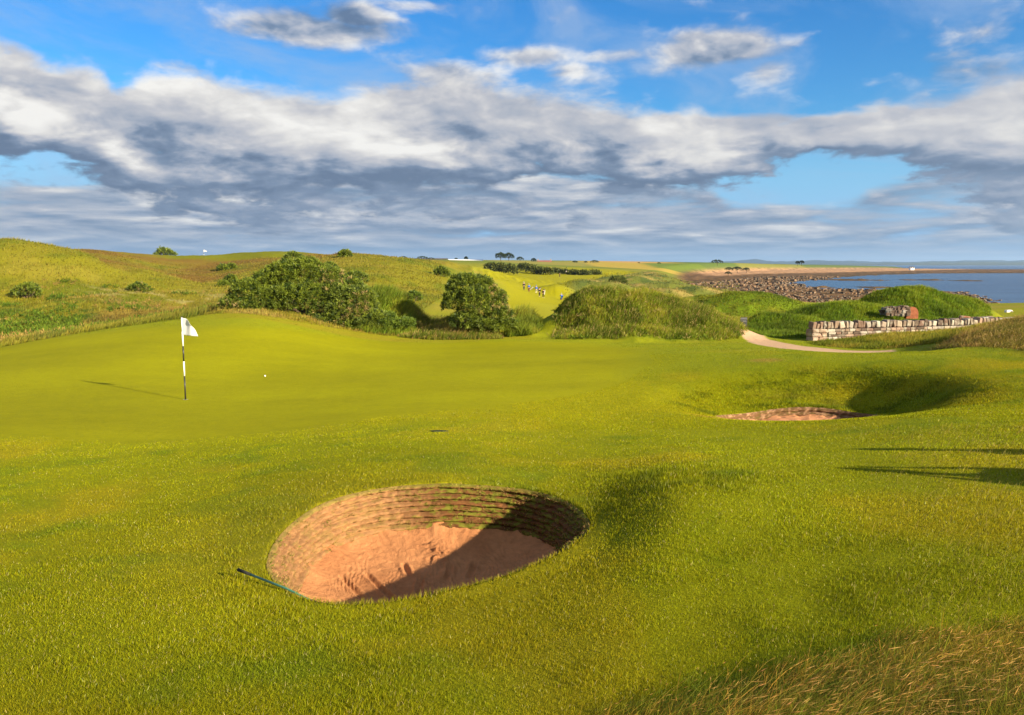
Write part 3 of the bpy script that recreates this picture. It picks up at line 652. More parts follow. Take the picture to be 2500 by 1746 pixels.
tag(blades('golden_grass', x, y, rng.uniform(.22, .40, N), rng.uniform(.0014, .0028, N), rng.uniform(.9, 1.32, N), rng.normal(.3, .35, N), c, 5, .8, np.array([.50,.30,.07]), .6, head=hd, headcol=vary(np.tile(np.array([.52,.32,.11]), (N, 1)), .2)), 'long golden stems arching over the green grass in the near right corner', 'grass', kind='stuff')
# 4 thin wisps standing out of the turf up the right side
x, y = wedge(24000, 3., 13, 12, 48)
d = x-(.42*y+.3*fbm(x, y, 137, 3)+.2); m = d > rng.uniform(-.2, 1.4, len(x))**1; x, y = x[m], y[m]; N = len(x)
c = vary(np.tile(np.array([.22,.20,.03]), (N, 1)), .3, .1)
tag(blades('wispy_grass', x, y, rng.uniform(.03, .10, N), rng.uniform(.0012, .0022, N)*np.clip(np.hypot(x, y)/4, 1, 3), rng.uniform(.4, 1., N), rng.normal(.3, .5, N), c, 3, .7, np.array([.42,.32,.12]), .6), 'thin dry wisps of grass standing out of the turf at the right edge', 'grass', kind='stuff')
# 5 rough mounds and banks in the middle distance
def rough_patch(name, P, dens, h0, h1, w, cols, label, az=.3, lean=(.2, .8), tip=(.30,.25,.06), tipk=.35, ns=1.5, heads=0., jag=.25, segs=2):
    x, y = zone_pts(P, dens); d = sdpoly(x, y, P); k = d > rng.uniform(-.05, jag, len(x)); x, y, d = x[k], y[k], d[k]; N = len(x)
    a = fbm(x/ns, y/ns, 141, 3); b = fbm(x/(ns*.4), y/(ns*.4), 143, 2)
    c = np.tile(np.array(cols[0]), (N, 1))
    c = lerpc(c, cols[1], sstep(0, .4, a)*.85); c = lerpc(c, cols[2], sstep(.05, .45, -a+.5*b)*.85)
    if len(cols) > 3: c = lerpc(c, cols[3], (rng.random(N) < .12).astype(float))
    h = (h0+(h1-h0)*rng.random(N)**1.3)*(1+.5*b)*(.5+.5*sstep(0, .8, d))
    hd = np.nonzero(rng.random(N) < heads)[0] if heads else 0
    return tag(blades(name, x, y, h, w*rng.uniform(.7, 1.3, N), rng.uniform(*lean, N), rng.normal(az, .9, N), vary(c, .25, .08), segs, .6, np.array(tip), tipk, head=hd if heads else None, headcol=np.tile(np.array([.5,.34,.15]), (N, 1)) if heads else None), label, 'grass', kind='stuff')
G1, G2, G3, G4 = (.165,.225,.010), (.28,.29,.02), (.075,.125,.008), (.36,.28,.09)
rough_patch('mound_grass', MIDR, 950, .14, .42, .026, (G1, G2, G3, G4), 'shaggy green grass on the large mound in the middle distance', heads=.02, jag=.6)
rough_patch('ridge_grass', SMD, 500, .12, .34, .028, ((.115,.21,.008),(.19,.26,.012),(.055,.12,.006)), 'long green grass on the ridge behind the stone wall')
rough_patch('bank_grass', RB2, 420, .12, .36, .016, ((.20,.17,.02),(.34,.22,.06),(.09,.12,.010),(.46,.32,.12)), 'long yellow brown grass on the bank at the right edge', lean=(.5, 1.), tip=(.42,.28,.08), tipk=.5, heads=.06)
rough_patch('verge_grass', PU([(1965,41.2),(1985,38.6),(2080,36.3),(2250,33.6),(2330,30.5),(2440,33),(2440,43.6),(2200,43.3),(2080,41.8),(1985,41.2)]), 520, .06, .30, .022, ((.22,.21,.015),(.32,.26,.04),(.11,.15,.010)), 'rough green grass growing at the foot of the stone wall', tipk=.3)
rough_patch('fringe_grass', PU([(975,41.2),(1060,40.3),(1230,40.4),(1215,44.5),(1190,48),(975,47)]), 700, .15, .5, .025, ((.16,.19,.015),(.33,.27,.06),(.08,.13,.012),(.4,.26,.1)), 'long grass growing round the foot of the smaller gorse bush', heads=.03)
rough_patch('thicket_grass', PU([(820,42.2),(900,41.6),(1030,42.5),(1026,52),(900,54),(850,50)]), 500, .3, .75, .03, ((.16,.24,.014),(.24,.27,.02),(.10,.17,.014)), 'tall bright green grass on the right flank of the gorse thicket')
rough_patch('apron_grass', PU([(500,41.2),(560,40.4),(640,39.6),(780,40.4),(860,41),(1000,41.6),(980,43),(800,43.6),(620,43.6),(520,42.4)]), 260, .05, .22, .025, ((.27,.22,.03),(.36,.27,.07),(.17,.18,.02)), 'thin dry grass between the putting green and the gorse thicket')
# 6 rough field and dunes beyond, coarse tufts
def field_grass(name, N, poly, y0, y1, a0, a1, h0, h1, wk, label, seed):
    x, y = wedge(N, y0, y1, a0, a1); k = inpoly(x, y, poly) & (H0(x, y) > -99); x, y = x[k], y[k]; N = len(x)
    c = ground_col(x, y); b = fbm(x/2.5, y/3, seed, 3); r = np.hypot(x, y)
    h = (h0+(h1-h0)*rng.random(N))*(1+.6*b); c = vary(c*1.15, .22, .07)
    return tag(blades(name, x, y, h, wk*r*rng.uniform(.7, 1.4, N), rng.uniform(.2, .9, N), rng.normal(.3, 1., N), c, 1, .5, np.array([.38,.31,.09]), .35), label, 'grass', kind='stuff')
field_grass('field_grass', 120000, FIELD, 41, 230, -36, -5, .14, .42, .0008, 'rough grass of many tones on the dunes left behind the green', 151)
field_grass('links_grass', 50000, DUNES, 95, 450, 2, 28, .25, .7, .0008, 'rough grass on the low dunes between the fairway and the shore', 153)

rough_patch('bush_side_grass', PU([(1235,41.6),(1300,41.2),(1325,43),(1318,48),(1230,50),(1215,45)]), 650, .3, .85, .028, ((.17,.23,.014),(.27,.28,.03),(.09,.15,.010)), 'tall bright green grass on the right side of the round gorse bush')
rough_patch('low_mound_grass', PU([(1690,66),(1990,64),(1990,92),(1690,98)]), 90, .08, .22, .05, ((.13,.18,.010),(.20,.215,.014),(.06,.11,.008)), 'green grass on the rounded mound behind the notice board', ns=4)

rough_patch('dell_grass', PU([(1030,46.5),(1120,45.5),(1115,60),(1040,62)]), 300, .15, .5, .03, ((.15,.18,.012),(.30,.26,.05),(.07,.12,.010)), 'rough grass in the dell left of the round gorse bush')
# ------------------------------------------------------------------ bushes and trees
M_gorse = mat_leaf('gorse_leaves', .55, .22, .3, (1.1,1.2,.5))
M_wood = mat_simple('weathered_bark', (.13,.09,.06), .9, .4, 12, .1, bmp=.01)
M_far = mat_leaf('distant_leaves', .8, .12, .1, (1.,1.,.8))
def spray(cen, nrm, n, size, leafw, cola, colb, spread=1.0, core=.25):
    """spiky clumps: n leaves round each centre, pointing out"""
    m = len(cen); C = np.repeat(cen, n, 0); Nn = np.repeat(nrm, n, 0)
    d = rng.normal(0, 1, (m*n, 3))*spread*.7+Nn; d /= np.linalg.norm(d, axis=1)[:, None]+1e-9
    sz = np.repeat(size, n) if hasattr(size, '__len__') else np.full(m*n, size); L = sz*rng.uniform(.45, 1., m*n)
    r0 = C+d*(L*core)[:, None]+rng.normal(0, 1, (m*n, 3))*(sz*.22)[:, None]; tip = r0+d*L[:, None]
    s = np.cross(d, rng.normal(0, 1, (m*n, 3))); s /= np.linalg.norm(s, axis=1)[:, None]+1e-9; w = (leafw*sz/np.mean(sz))[:, None]
    mid = r0*.55+tip*.45
    V = np.stack([r0, mid+s*w, tip, mid-s*w], 1).reshape(-1, 3)
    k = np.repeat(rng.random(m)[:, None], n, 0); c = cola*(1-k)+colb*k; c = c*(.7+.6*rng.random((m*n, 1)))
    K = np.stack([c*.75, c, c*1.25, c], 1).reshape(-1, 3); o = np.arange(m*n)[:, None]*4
    return V, o+np.array([[0,1,2,3]]), np.clip(K, .003, .9)
def lobes_points(lobes, n):
    """points on and just inside the bumpy outside of overlapping ellipsoids"""
    L = np.array(lobes, float); a = (L[:,3]*L[:,4]+L[:,4]*L[:,5]+L[:,3]*L[:,5]); idx = rng.choice(len(L), n*2, p=a/a.sum())
    d = rng.normal(0, 1, (n*2, 3)); d /= np.linalg.norm(d, axis=1)[:, None]; d[:, 2] = np.where(d[:,2] < -.35, -d[:,2], d[:,2])
    rad = 1-.28*rng.random(n*2)**1.6; bum = 1+.10*fbm(d[:,0]*3+idx*7, d[:,1]*3+d[:,2]*4, 201, 3)
    p = L[idx, :3]+L[idx, 3:]*d*(rad*bum)[:, None]; nn = d/L[idx, 3:]; nn /= np.linalg.norm(nn, axis=1)[:, None]
    inside = np.zeros(len(p), bool)
    for k in range(len(L)):
        q = (((p-L[k,:3])/L[k,3:])**2).sum(1); inside |= (q < .5) & (idx != k)
    p, nn = p[~inside], nn[~inside]; return p[:n], nn[:n]
def gorse(loc, lobes, n, size, label, cat='bush', group=None, leaves=26, brown=(), cola=(.03,.06,.008), colb=(.20,.245,.02), leafw=.015, mat=None, name='gorse_bush', stems=True, browncol=(.40,.29,.11)):
    root = empty(name, loc); tag(root, label, cat, group)
    p, nn = lobes_points(lobes, n); keep = p[:, 2] > -.15; p, nn = p[keep], nn[keep]
    isb = np.zeros(len(p), bool)
    for bx, by, bz, br, pr in brown: isb |= (np.linalg.norm((p-np.array([bx, by, bz]))*[1,.6,1], axis=1) < br*(1+.3*rng.normal(size=len(p)))) & (rng.random(len(p)) < pr*.38)
    g = ~isb
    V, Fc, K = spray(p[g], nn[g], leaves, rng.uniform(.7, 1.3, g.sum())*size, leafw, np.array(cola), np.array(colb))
    mesh_np('foliage', V, Fc, mat or M_gorse, root, col=K)
    if isb.any():
        V, Fc, K = spray(p[isb]*1.01, nn[isb], int(leaves*.7), rng.uniform(.7, 1.3, isb.sum())*size*1.1, leafw*.8, np.array(browncol)*.7, np.array(browncol)*1.15)
        o = mesh_np('dead_foliage', V, Fc, mat or M_gorse, root, col=K); o['label'] = 'dry tan dead patches in the bush'
    if stems:
        mb = MB(); ls = sorted(lobes, key=lambda q: -q[3])[:5]
        for q in ls:
            for e in range(3):
                mb.tube([(0, 0, -.25), (q[0]*.3+random.uniform(-.1,.1), q[1]*.3+random.uniform(-.1,.1), .05), (q[0]*.8, q[1]*.8, q[2]*.5), (q[0]+random.uniform(-.5,.5)*q[3], q[1]+random.uniform(-.5,.5)*q[4], q[2]+q[5]*.5)], [.05*size*4, .045*size*4, .035*size*4, .015*size*4], 6)
        mb.build('stem', M_wood, root, True)
    return root
def at_g(u, y): # on the ground at this distance, in the direction of pixel column u
    x = at(u, 750, y)[0]; return np.array([x, y, float(H(x, y))])
def bush_px(u0, u1, vt, y, n, size, label, nl=5, base_v=None, **kw):
    """a bush between two columns, its top at pixel row vt, at distance y; lobes in metres"""
    g = at_g((u0+u1)/2, y); x0 = at(u0, vt, y)[0]; x1 = at(u1, vt, y)[0]; top = at((u0+u1)/2, vt, y)[2]; hw = (x1-x0)/2; hh = min(max(top-g[2], hw*.45), hw*1.7)
    lb = []
    for k in range(nl):
        fx = (k+.5)/nl*2-1; e = math.sqrt(max(.2, 1-fx*fx*.85)); zz = float(H(g[0]+fx*hw*.7, y))-g[2]
        lb.append((fx*hw*.68, random.uniform(-.25, .25)*hw, zz*.6+hh*.42*e, hw*.42, hw*.42, hh*.60*e))
    lb.append((0, 0, hh*.45, hw*.6, hw*.5, hh*.53))
    return gorse(tuple(g), lb, n, size, label, **kw)
# the large thicket left of centre: four bushes grown together
def lob(ref, L):
    out = []
    for u, v, y, rx, ry, rz in L:
        p = at(u, v, y)-ref; out.append((p[0], p[1], p[2], rx, ry, rz))
    return out
LFW = .014
THK = 'gorse bushes grown together behind the putting green'
g0 = at_g(590, 43.6)
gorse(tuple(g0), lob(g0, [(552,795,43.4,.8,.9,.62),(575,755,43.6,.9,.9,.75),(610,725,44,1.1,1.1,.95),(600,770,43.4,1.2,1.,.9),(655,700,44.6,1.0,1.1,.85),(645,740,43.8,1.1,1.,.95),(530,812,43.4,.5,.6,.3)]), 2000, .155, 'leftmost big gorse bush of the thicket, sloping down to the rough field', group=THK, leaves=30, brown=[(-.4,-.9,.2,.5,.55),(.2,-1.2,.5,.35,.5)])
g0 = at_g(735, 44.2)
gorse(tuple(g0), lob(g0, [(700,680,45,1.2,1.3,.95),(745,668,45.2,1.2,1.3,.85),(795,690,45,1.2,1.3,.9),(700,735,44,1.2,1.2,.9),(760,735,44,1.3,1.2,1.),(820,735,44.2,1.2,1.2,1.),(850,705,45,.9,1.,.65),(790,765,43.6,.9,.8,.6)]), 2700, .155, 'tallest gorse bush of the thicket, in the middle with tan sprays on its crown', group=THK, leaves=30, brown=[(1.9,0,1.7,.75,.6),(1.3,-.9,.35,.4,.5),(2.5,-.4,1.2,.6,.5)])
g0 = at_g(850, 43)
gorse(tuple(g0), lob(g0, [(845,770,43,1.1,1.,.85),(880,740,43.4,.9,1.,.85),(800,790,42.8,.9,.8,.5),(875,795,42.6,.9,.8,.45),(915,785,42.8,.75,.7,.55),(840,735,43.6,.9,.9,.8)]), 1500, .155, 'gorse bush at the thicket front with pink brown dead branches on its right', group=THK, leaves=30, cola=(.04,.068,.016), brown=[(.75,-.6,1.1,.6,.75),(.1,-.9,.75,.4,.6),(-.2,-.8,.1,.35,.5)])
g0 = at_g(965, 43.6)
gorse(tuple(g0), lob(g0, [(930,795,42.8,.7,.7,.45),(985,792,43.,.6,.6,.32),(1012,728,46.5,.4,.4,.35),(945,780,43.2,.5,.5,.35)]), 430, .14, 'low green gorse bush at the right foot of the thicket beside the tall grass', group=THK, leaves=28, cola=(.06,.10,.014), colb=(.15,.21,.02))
# the rounder bush in the middle
g0 = at_g(1165, 42.6)
gorse(tuple(g0), lob(g0, [(1135,705,43,.95,1.,.75),(1170,700,43.2,.85,.9,.55),(1120,740,42.8,.85,1.,.85),(1165,745,42.4,1.1,1.1,1.),(1200,735,42.8,.8,.9,.75),(1215,775,42.4,.8,.9,.65),(1140,785,42,.9,.8,.5),(1180,795,41.8,.85,.7,.35),(1230,795,42.2,.7,.7,.35)]), 2300, .15, 'round gorse bush standing alone in the middle, tan dry sprays at its right shoulder', leaves=30, cola=(.035,.062,.012), brown=[(.95,-.2,2.3,.42,.75),(1.05,-.3,1.6,.45,.65),(1.5,-.3,1.0,.4,.5),(-1.1,0,1.3,.2,.5)])
# small shrubs out on the rough field and dunes
for u0, u1, vt, vb, lab in [(28,108,692,727,'dark shrub on the rough slope at the far left edge'),(318,368,692,713,'small dark shrub in the middle of the rough field'),(535,560,688,700,'small shrub just left of the gorse thicket'),(548,585,673,697,'bush peeping over the left shoulder of the gorse thicket'),(690,746,618,646,'dark bush on the ridge directly above the gorse thicket'),(830,862,613,627,'small bush on the knoll along the skyline'),(785,830,643,668,'bush behind the crown of the gorse thicket'),(830,905,664,690,'low dark shrub trailing down behind the right side of the thicket'),(536,560,650,660,'left low shrub of the pair above the thicket on the distant slope'),(560,578,647,656,'right low shrub of the pair above the thicket on the distant slope'),(1060,1100,655,675,'grey green shrub in the hollow of the centre ridge'),(380,437,608,622,'dark rounded bush on the left skyline beside the distant flag')]:
    y = raycast((u0+u1)/2, vb, H, 40, 420)[1]; print('shrub', u0, vb, round(y))
    bush_px(u0, u1, vt, y, 260 if y < 100 else 200, .0028*y, lab, 4, leaves=16, leafw=.0004*y, group='small shrubs scattered over the rough dunes', brown=[(.3*(u1-u0)/40,0,.3,.5,.4)] if u0 in (28,318,690,830) else [])
# the dark belt of gorse above the distant fairway
BL = [(1185,1215,640,400),(1205,1240,642,390),(1232,1262,645,385),(1265,1295,643,420),(1285,1312,647,410),(1303,1330,652,400),(1322,1348,655,395),(1345,1368,656,420),(1362,1392,658,410),(1388,1412,660,400),(1408,1440,661,395),(1436,1464,661,400)]
for i, (u0, u1, vt, y) in enumerate(BL):
    where = ['at the left end of','second from the left in','third from the left in','fourth from the left in','fifth from the left in','sixth from the left in','sixth from the right in','fifth from the right in','fourth from the right in','third from the right in','second from the right in','at the right end of'][i]
    g = at_g((u0+u1)/2, y); tz = at(u0, vt, y)[2]; g[2] = min(g[2], tz-3.2)
    hw = (u1-u0)/2/F*y*1.0; hh = (tz-g[2])*.85
    gorse(tuple(g), [(-hw*.45,0,hh*.45,hw*.6,hw*.6,hh*.5),(hw*.4,0,hh*.42,hw*.6,hw*.6,hh*.5),(0,0,hh*.5,hw*.6,hw*.6,hh*.52)], 170, 1.1, 'dark gorse bush '+where+' the belt above the distant fairway', leaves=12, leafw=.2, group='gorse belt above the distant fairway', mat=M_far, cola=(.045,.065,.015), colb=(.14,.15,.03), stems=False)
# trees on the horizon
def tree(u, vt, vb, y, wpx, label, kind='tree', group='trees along the horizon', n=150):
    b = at(u, vb, y); t = at(u, vt, y); hh = t[2]-b[2]; hw = wpx/F*y/2
    root = empty('distant_tree', (b[0], y, b[2]-.5)); tag(root, label, 'tree', group)
    lb = [(-hw*.4,0,hh*.55,hw*.55,hw*.55,hh*.36),(hw*.42,0,hh*.52,hw*.5,hw*.5,hh*.34),(0,0,hh*.68,hw*.55,hw*.55,hh*.36)]
    p, nn = lobes_points(lb, n); V, Fc, K = spray(p, nn, 12, hh*.16, hh*.03, np.array((.022,.036,.018)), np.array((.05,.07,.025)))
    mesh_np('crown', V, Fc, M_far, root, col=K)
    mb = MB(); mb.tube([(0,0,-1.),(0.02*hh,0,hh*.3),(0,0,hh*.6)], [hh*.05, hh*.035, hh*.02], 7)
    for s in (-1, 1): mb.tube([(0,0,hh*.3),(s*hw*.3,0,hh*.5)], [hh*.028, hh*.012], 6)
    mb.build('trunk', M_wood, root, True); return root
for u, vt, vb, y, wpx, lab in [(1222,617,635,780,26,'left half of the tallest dark pair of trees on the horizon'),(1242,618,635,790,26,'right half of the tallest dark pair of trees on the horizon'),
    (1270,627,637,780,18,'round dark tree just right of the tallest pair'),(1303,630,640,800,12,'small dark tree at the left end of the red roofed farmhouse'),
    (1114,629,636,700,8,'tiny left tree in front of the long white greenhouse'),(1138,626,636,700,9,'slightly larger tree at the middle of the long white greenhouse'),
    (925,627,633,600,26,'low dark tree clump beginning the skyline row right of the knoll'),(950,626,633,600,28,'second low tree clump along the skyline right of the knoll'),(985,625,633,620,22,'rounded tree between the two low clumps and the dark shed'),
    (1032,625,634,640,30,'tree standing over the left end of the dark shed'),(1052,628,634,640,22,'tree standing over the middle of the dark shed'),
    (1404,636,643,820,14,'small lone tree right of the farmhouse, leftmost of three'),(1430,637,643,830,9,'smallest of three trees right of the farmhouse'),(1452,635,643,830,22,'widest of three trees right of the farmhouse'),(1560,640,645,900,8,'speck of a tree over the brown field'),
    (1609,640,645,900,9,'small tree left of the golden field skyline'),(1751,634,645,820,30,'broad dark tree on the skyline above the golden field'),(1947,637,646,900,10,'left tree of the close pair above the beach'),(1957,636,646,900,12,'right tree of the close pair above the beach'),
    (1780,652,661,640,22,'left one of the dark trees below the golden field'),(1800,651,662,640,26,'middle one of the dark trees below the golden field'),(1822,653,662,640,18,'right one of the dark trees below the golden field'),(1778,662,670,520,18,'small dark shrub like tree on the bank over the rocks')]:
    tree(u, vt, vb, y, wpx, lab)
# hedge-like lone shrub tree with a bare stem in the dunes
p = at(1509, 693, 210); t = empty('hawthorn_tree', (p[0], 210, float(H(p[0], 210))-.2)); tag(t, 'stunted tree with a dark bare stem among the dunes', 'tree')
top = at(1509, 674, 210)[2]-t.location.z; pp, nn = lobes_points([(0,0,top*.72,1.9,1.6,top*.26),(1.1,0,top*.6,1.2,1.,top*.2),(-1.1,0,top*.62,1.1,1.,top*.2)], 160)
V, Fc, K = spray(pp, nn, 14, .6, .08, np.array((.06,.09,.02)), np.array((.15,.17,.03))); mesh_np('crown', V, Fc, M_far, t, col=K)
mb = MB(); mb.tube([(0,0,-.4),(.1,0,top*.3),(0,0,top*.7)], [.32,.22,.12], 8); mb.tube([(0,0,top*.35),(.8,0,top*.6)], [.14,.06], 6); mb.build('trunk', M_wood, t, True)

def weeds(name, label, x, y, size, n, cola, colb, leafw, up=.4):
    z = H(x, y); nn = up_normals(x, y)+np.array([0, -.3, up]); nn /= np.linalg.norm(nn, axis=1)[:, None]
    V, Fc, K = spray(np.stack([x, y, z+.05], 1), nn, n, size*rng.uniform(.6, 1.4, len(x)), leafw, np.array(cola), np.array(colb), 1.2)
    return tag(mesh_np(name, V, Fc, M_far, col=K), label, 'plants', kind='stuff')
x, y = zone_pts(MIDR, 7); k = fbm(x/1.3, y/1.3, 161, 3) > .12; weeds('mound_weeds', 'leafy weeds scattered through the grass of the large middle mound', x[k], y[k], .15, 26, (.06,.11,.008), (.17,.22,.02), .014)
x, y = zone_pts(MIDR, 2.2); weeds('dry_weeds', 'dry tan stalks among the grass of the large middle mound', x, y, .22, 12, (.25,.20,.06), (.36,.28,.10), .009, 1.)
x, y = wedge(26000, 52, 108, -36, -12, 1); k = inpoly(x, y, FIELD) & (fbm(x/3.4, y/5., 163, 3)+.25*fbm(x, y, 165, 2) > .16+.25*sstep(72, 100, y)); weeds('field_scrub', 'low dark green scrub in patches over the rough field', x[k][:3600], y[k][:3600], .30, 14, (.04,.08,.008), (.11,.155,.012), .028)
x, y = wedge(9000, 52, 108, -36, -12, 1); k = inpoly(x, y, FIELD) & (fbm(x/4, y/5., 167, 3) > .22); weeds('field_dry_scrub', 'patches of reddish brown dry plants over the rough field', x[k][:1100], y[k][:1100], .28, 12, (.20,.12,.035), (.30,.20,.06), .02)
# ------------------------------------------------------------------ flag, ball, rake, sign, wall, buildings
M_white = mat_simple('white_gloss_paint', (.80,.80,.78), .35, .03, 20, .5)
M_black = mat_simple('black_gloss_paint', (.02,.02,.022), .4, .2, 20, .5)
M_cloth = mat_leaf('white_flag_cloth', .8, .35, .1, (1.,1.,1.))
M_rubber = mat_simple('black_rubber_grip', (.02,.02,.02), .8, .3, 60, .2)
M_rake = mat_simple('pale_green_rake_handle', (.06,.20,.13), .4, .12, 30, .4)
M_brick = None
def flag(px, v, y, label, s=1., rz=0., full=True, flagw=.42):
    g = at(px, v, y); z = float(H(g[0], g[1])); root = empty('golf_flag', (g[0], g[1], z), rz); tag(root, label, 'golf flag', 'flags marking the holes')
    r = .019*s
    segs = [(0,.62,0),(.62,1.0,1),(1.0,1.40,0),(1.40,1.78,1),(1.78,2.14,1)]
    for a, b, k in segs[:]:
        mb = MB().tube([(0,0,a),(0,0,b)], r*(1 if k else .97), 12); mb.build('pole', M_white if k else M_black, root, True)
    MB().tube([(0,0,2.14),(0,0,2.17)], [r*1.3, r*.6], 12).build('pole_cap', M_black, root, True)
    # the cloth: gathered at the top outer corner where the wind folds it over
    nx, nz = 26, 18; V = []
    for i in range(nx+1):
        for j in range(nz+1):
            a = i/nx; b = j/nz; zz = 2.13-.44*b
            drop = .10*a*a*(1-b)*1.9
            xx = r+flagw*a*(1-.34*(1-b)*a); zc = zz-drop-.03*a*b
            yy = .035*math.sin(a*6.5+b*1.5)*a+.07*a*a*(1-b)*math.sin(b*3.)-.05*a*(1-b)
            V.append((xx*s if False else xx, yy, zc))
    Fq = [(i*(nz+1)+j, (i+1)*(nz+1)+j, (i+1)*(nz+1)+j+1, i*(nz+1)+j+1) for i in range(nx) for j in range(nz)]
    c = mesh_np('flag_cloth', V, np.array(Fq), M_cloth, root, col=np.tile([.82,.82,.82], (len(V), 1)), smooth=True)
    sm = c.modifiers.new('thick', 'SOLIDIFY'); sm.thickness = .003
    if full:
        MB().tube([(0,0,-.02),(0,0,.004)], .054, 24).build('cup', M_black, root)
        n = 28; V = []
        for k in range(n):
            a = 2*math.pi*k/n; V += [(.054*math.cos(a), .054*math.sin(a), .007), (.062*math.cos(a), .062*math.sin(a), .006)]
        mesh_py('cup_rim', V, [(2*k, 2*k+1, 2*((k+1) % n)+1, 2*((k+1) % n)) for k in range(n)], M_white, root)
    return root
flag(453, 975, 20.7, 'white flag on a black and white banded pole in the near putting green', full=True, rz=-.25)
flag(498, 626, 225, 'distant white flag on the skyline green at the left', s=2.2, full=False, flagw=.9)
flag(1363, 674, 410, 'tiny white flag on the far green beyond the walking golfers', s=4., full=False, flagw=.9)
# ball with dimples
q = raycast(647, 921, H0); me = MB(); me.ball((0,0,.0213), .0213, 28, 18); bm = me
Vb = []
for vx in me.V:
    d = Vector((vx[0], vx[1], vx[2]-.0213)); l = d.length; u = d.normalized(); dim = math.cos(u.x*22)*math.cos(u.y*22)*math.cos(u.z*22)
    Vb.append((u.x*(l-.0006*max(0, dim)), u.y*(l-.0006*max(0, dim)), u.z*(l-.0006*max(0, dim))+.0213))
ball = mesh_py('golf_ball', Vb, me.F, M_white, None, True); ball.location = (q[0], q[1], float(H(q[0], q[1]))+.004); ball.scale = (1.3,1.3,1.3)
tag(ball, 'small white golf ball lying on the putting green right of the flag', 'golf ball')
# rake hanging over the lip into the sand
p0 = raycast(582, 1412, H0); p0[2] = float(H(p0[0], p0[1]))+.075; p1 = raycast(700, 1447, H0); p1[2] = float(H(p1[0], p1[1]))+.03
a = Vector(p0); b = Vector(p1); dr = (b-a).normalized(); e = b+dr*.95+Vector((0,0,-.06))
rk = empty('bunker_rake', tuple(a)); tag(rk, 'pale green bunker rake with a black grip lying over the lip into the sand', 'rake')
L = lambda p: tuple(Vector(p)-a)
MB().tube([L(a), L(a+dr*.15)], [.0125,.0115], 12).build('grip', M_rubber, rk, True)
MB().tube([L(a+dr*.15), L(b), L(e)], .0085, 12).build('handle', M_rake, rk, True)
side = dr.cross(Vector((0,0,1))).normalized(); mb = MB().tube([L(e-side*.24), L(e+side*.24)], .014, 8)
for k in range(13):
    t = e-side*(.23-.0383*k); mb.tube([L(t), L(t+Vector((0,0,-.075))+dr*.01)], [.006,.003], 6)
mb.build('rake_head', M_black, rk)
# drain or repaired turf plug on the lawn
q = raycast(1072, 1056, H0); zz = float(H(q[0], q[1])); mb = MB()
V = [(0,0,.0)]; n = 18
mbv = [(q[0]+.15*math.cos(2*math.pi*k/n)*(1+.1*math.sin(k*2.3)), q[1]+.11*math.sin(2*math.pi*k/n)*(1+.12*math.sin(k*1.7)), 0) for k in range(n)]
top_ = [(x, y, float(H(x, y))+.012) for x, y, _ in mbv]; bot_ = [(x, y, float(H(x, y))-.03) for x, y, _ in mbv]
dv = mesh_py('sprinkler_cover', top_+bot_, [tuple(range(n))]+[(k, n+k, n+(k+1) % n, (k+1) % n) for k in range(n)], mat_simple('dark_worn_rubber', (.035,.045,.02), .9, .4, 30, .1))
tag(dv, 'small dark cover set flush in the turf above the large pit', 'cover')
# dry stone wall
def mat_stone():
    m, nt, b = new_mat('lichened_sandstone'); a = nt.nodes.new('ShaderNodeVertexColor'); a.layer_name = 'Col'; P = geopos()
    n = noise(P, 6, 6, .7); n2 = noise(P, 2.2, 4, .6); n3 = noise(P, 30, 4, .7)
    c = mixc(1., a.outputs[0], comb(.55+n*.9, .55+n*.9, .55+n*.9), 'MULTIPLY'); c = mixc(smooth(n2+n3*.3, .66, .80)*.6, c, (.40,.38,.30)); c = mixc(smooth(n, .60, .75)*.3, c, (.09,.07,.05))
    set_in(b, Base_Color=c, Roughness=.92, Normal=bump(n+n3*.5, .03)); b.inputs['Specular IOR Level'].default_value = .1; return m
M_stone = mat_stone()
def stone(c, d, rz, ry=0., seed=0, tint=None):
    """one irregular rounded stone as verts, faces"""
    bm = bmesh.new(); bmesh.ops.create_cube(bm, size=1); bmesh.ops.bevel(bm, geom=bm.edges[:], offset=.16, segments=2, affect='EDGES', profile=.6)
    rs = random.Random(seed); ph = [rs.uniform(0, 6) for _ in range(6)]; sk = [rs.uniform(-.12, .12) for _ in range(4)]
    M = Matrix.Translation(c) @ Matrix.Rotation(rz, 4, 'Z') @ Matrix.Rotation(ry, 4, 'Y'); V = []
    for v in bm.verts:
        p = v.co; k = 1+.07*math.sin(p.x*5+ph[0])*math.sin(p.y*5+ph[1]+p.z*3)
        x = p.x*k+sk[0]*p.z; y = p.y*k+sk[1]*p.x; z = p.z*k+sk[2]*p.x
        V.append(tuple(M @ Vector((x*d[0], y*d[1], z*d[2]))))
    Fc = [tuple(v.index for v in f.verts) for f in bm.faces]; bm.free(); return V, Fc
class Stones:
    def __init__(s): s.V = []; s.F = []; s.C = []
    def add(s, c, d, rz=0, ry=0, tint=(.34,.25,.17)):
        V, Fc = stone(c, d, rz, ry, random.random()*1e6); n = len(s.V); s.V += V; s.F += [tuple(i+n for i in f) for f in Fc]; k = random.uniform(.7, 1.25); s.C += [(tint[0]*k, tint[1]*k*random.uniform(.97,1.03), tint[2]*k)]*len(V)
    def build(s, name, parent=None):
        o = mesh_py(name, s.V, s.F, M_stone, parent); a = o.data.color_attributes.new('Col', 'FLOAT_COLOR', 'POINT'); c = np.ones((len(s.V), 4), np.float32); c[:, :3] = s.C; a.data.foreach_set('color', c.ravel()); return o
def tint():
    return random.choice([(.26,.18,.13),(.21,.155,.115),(.30,.24,.18),(.17,.11,.08),(.24,.19,.15),(.33,.29,.24),(.11,.08,.06)])
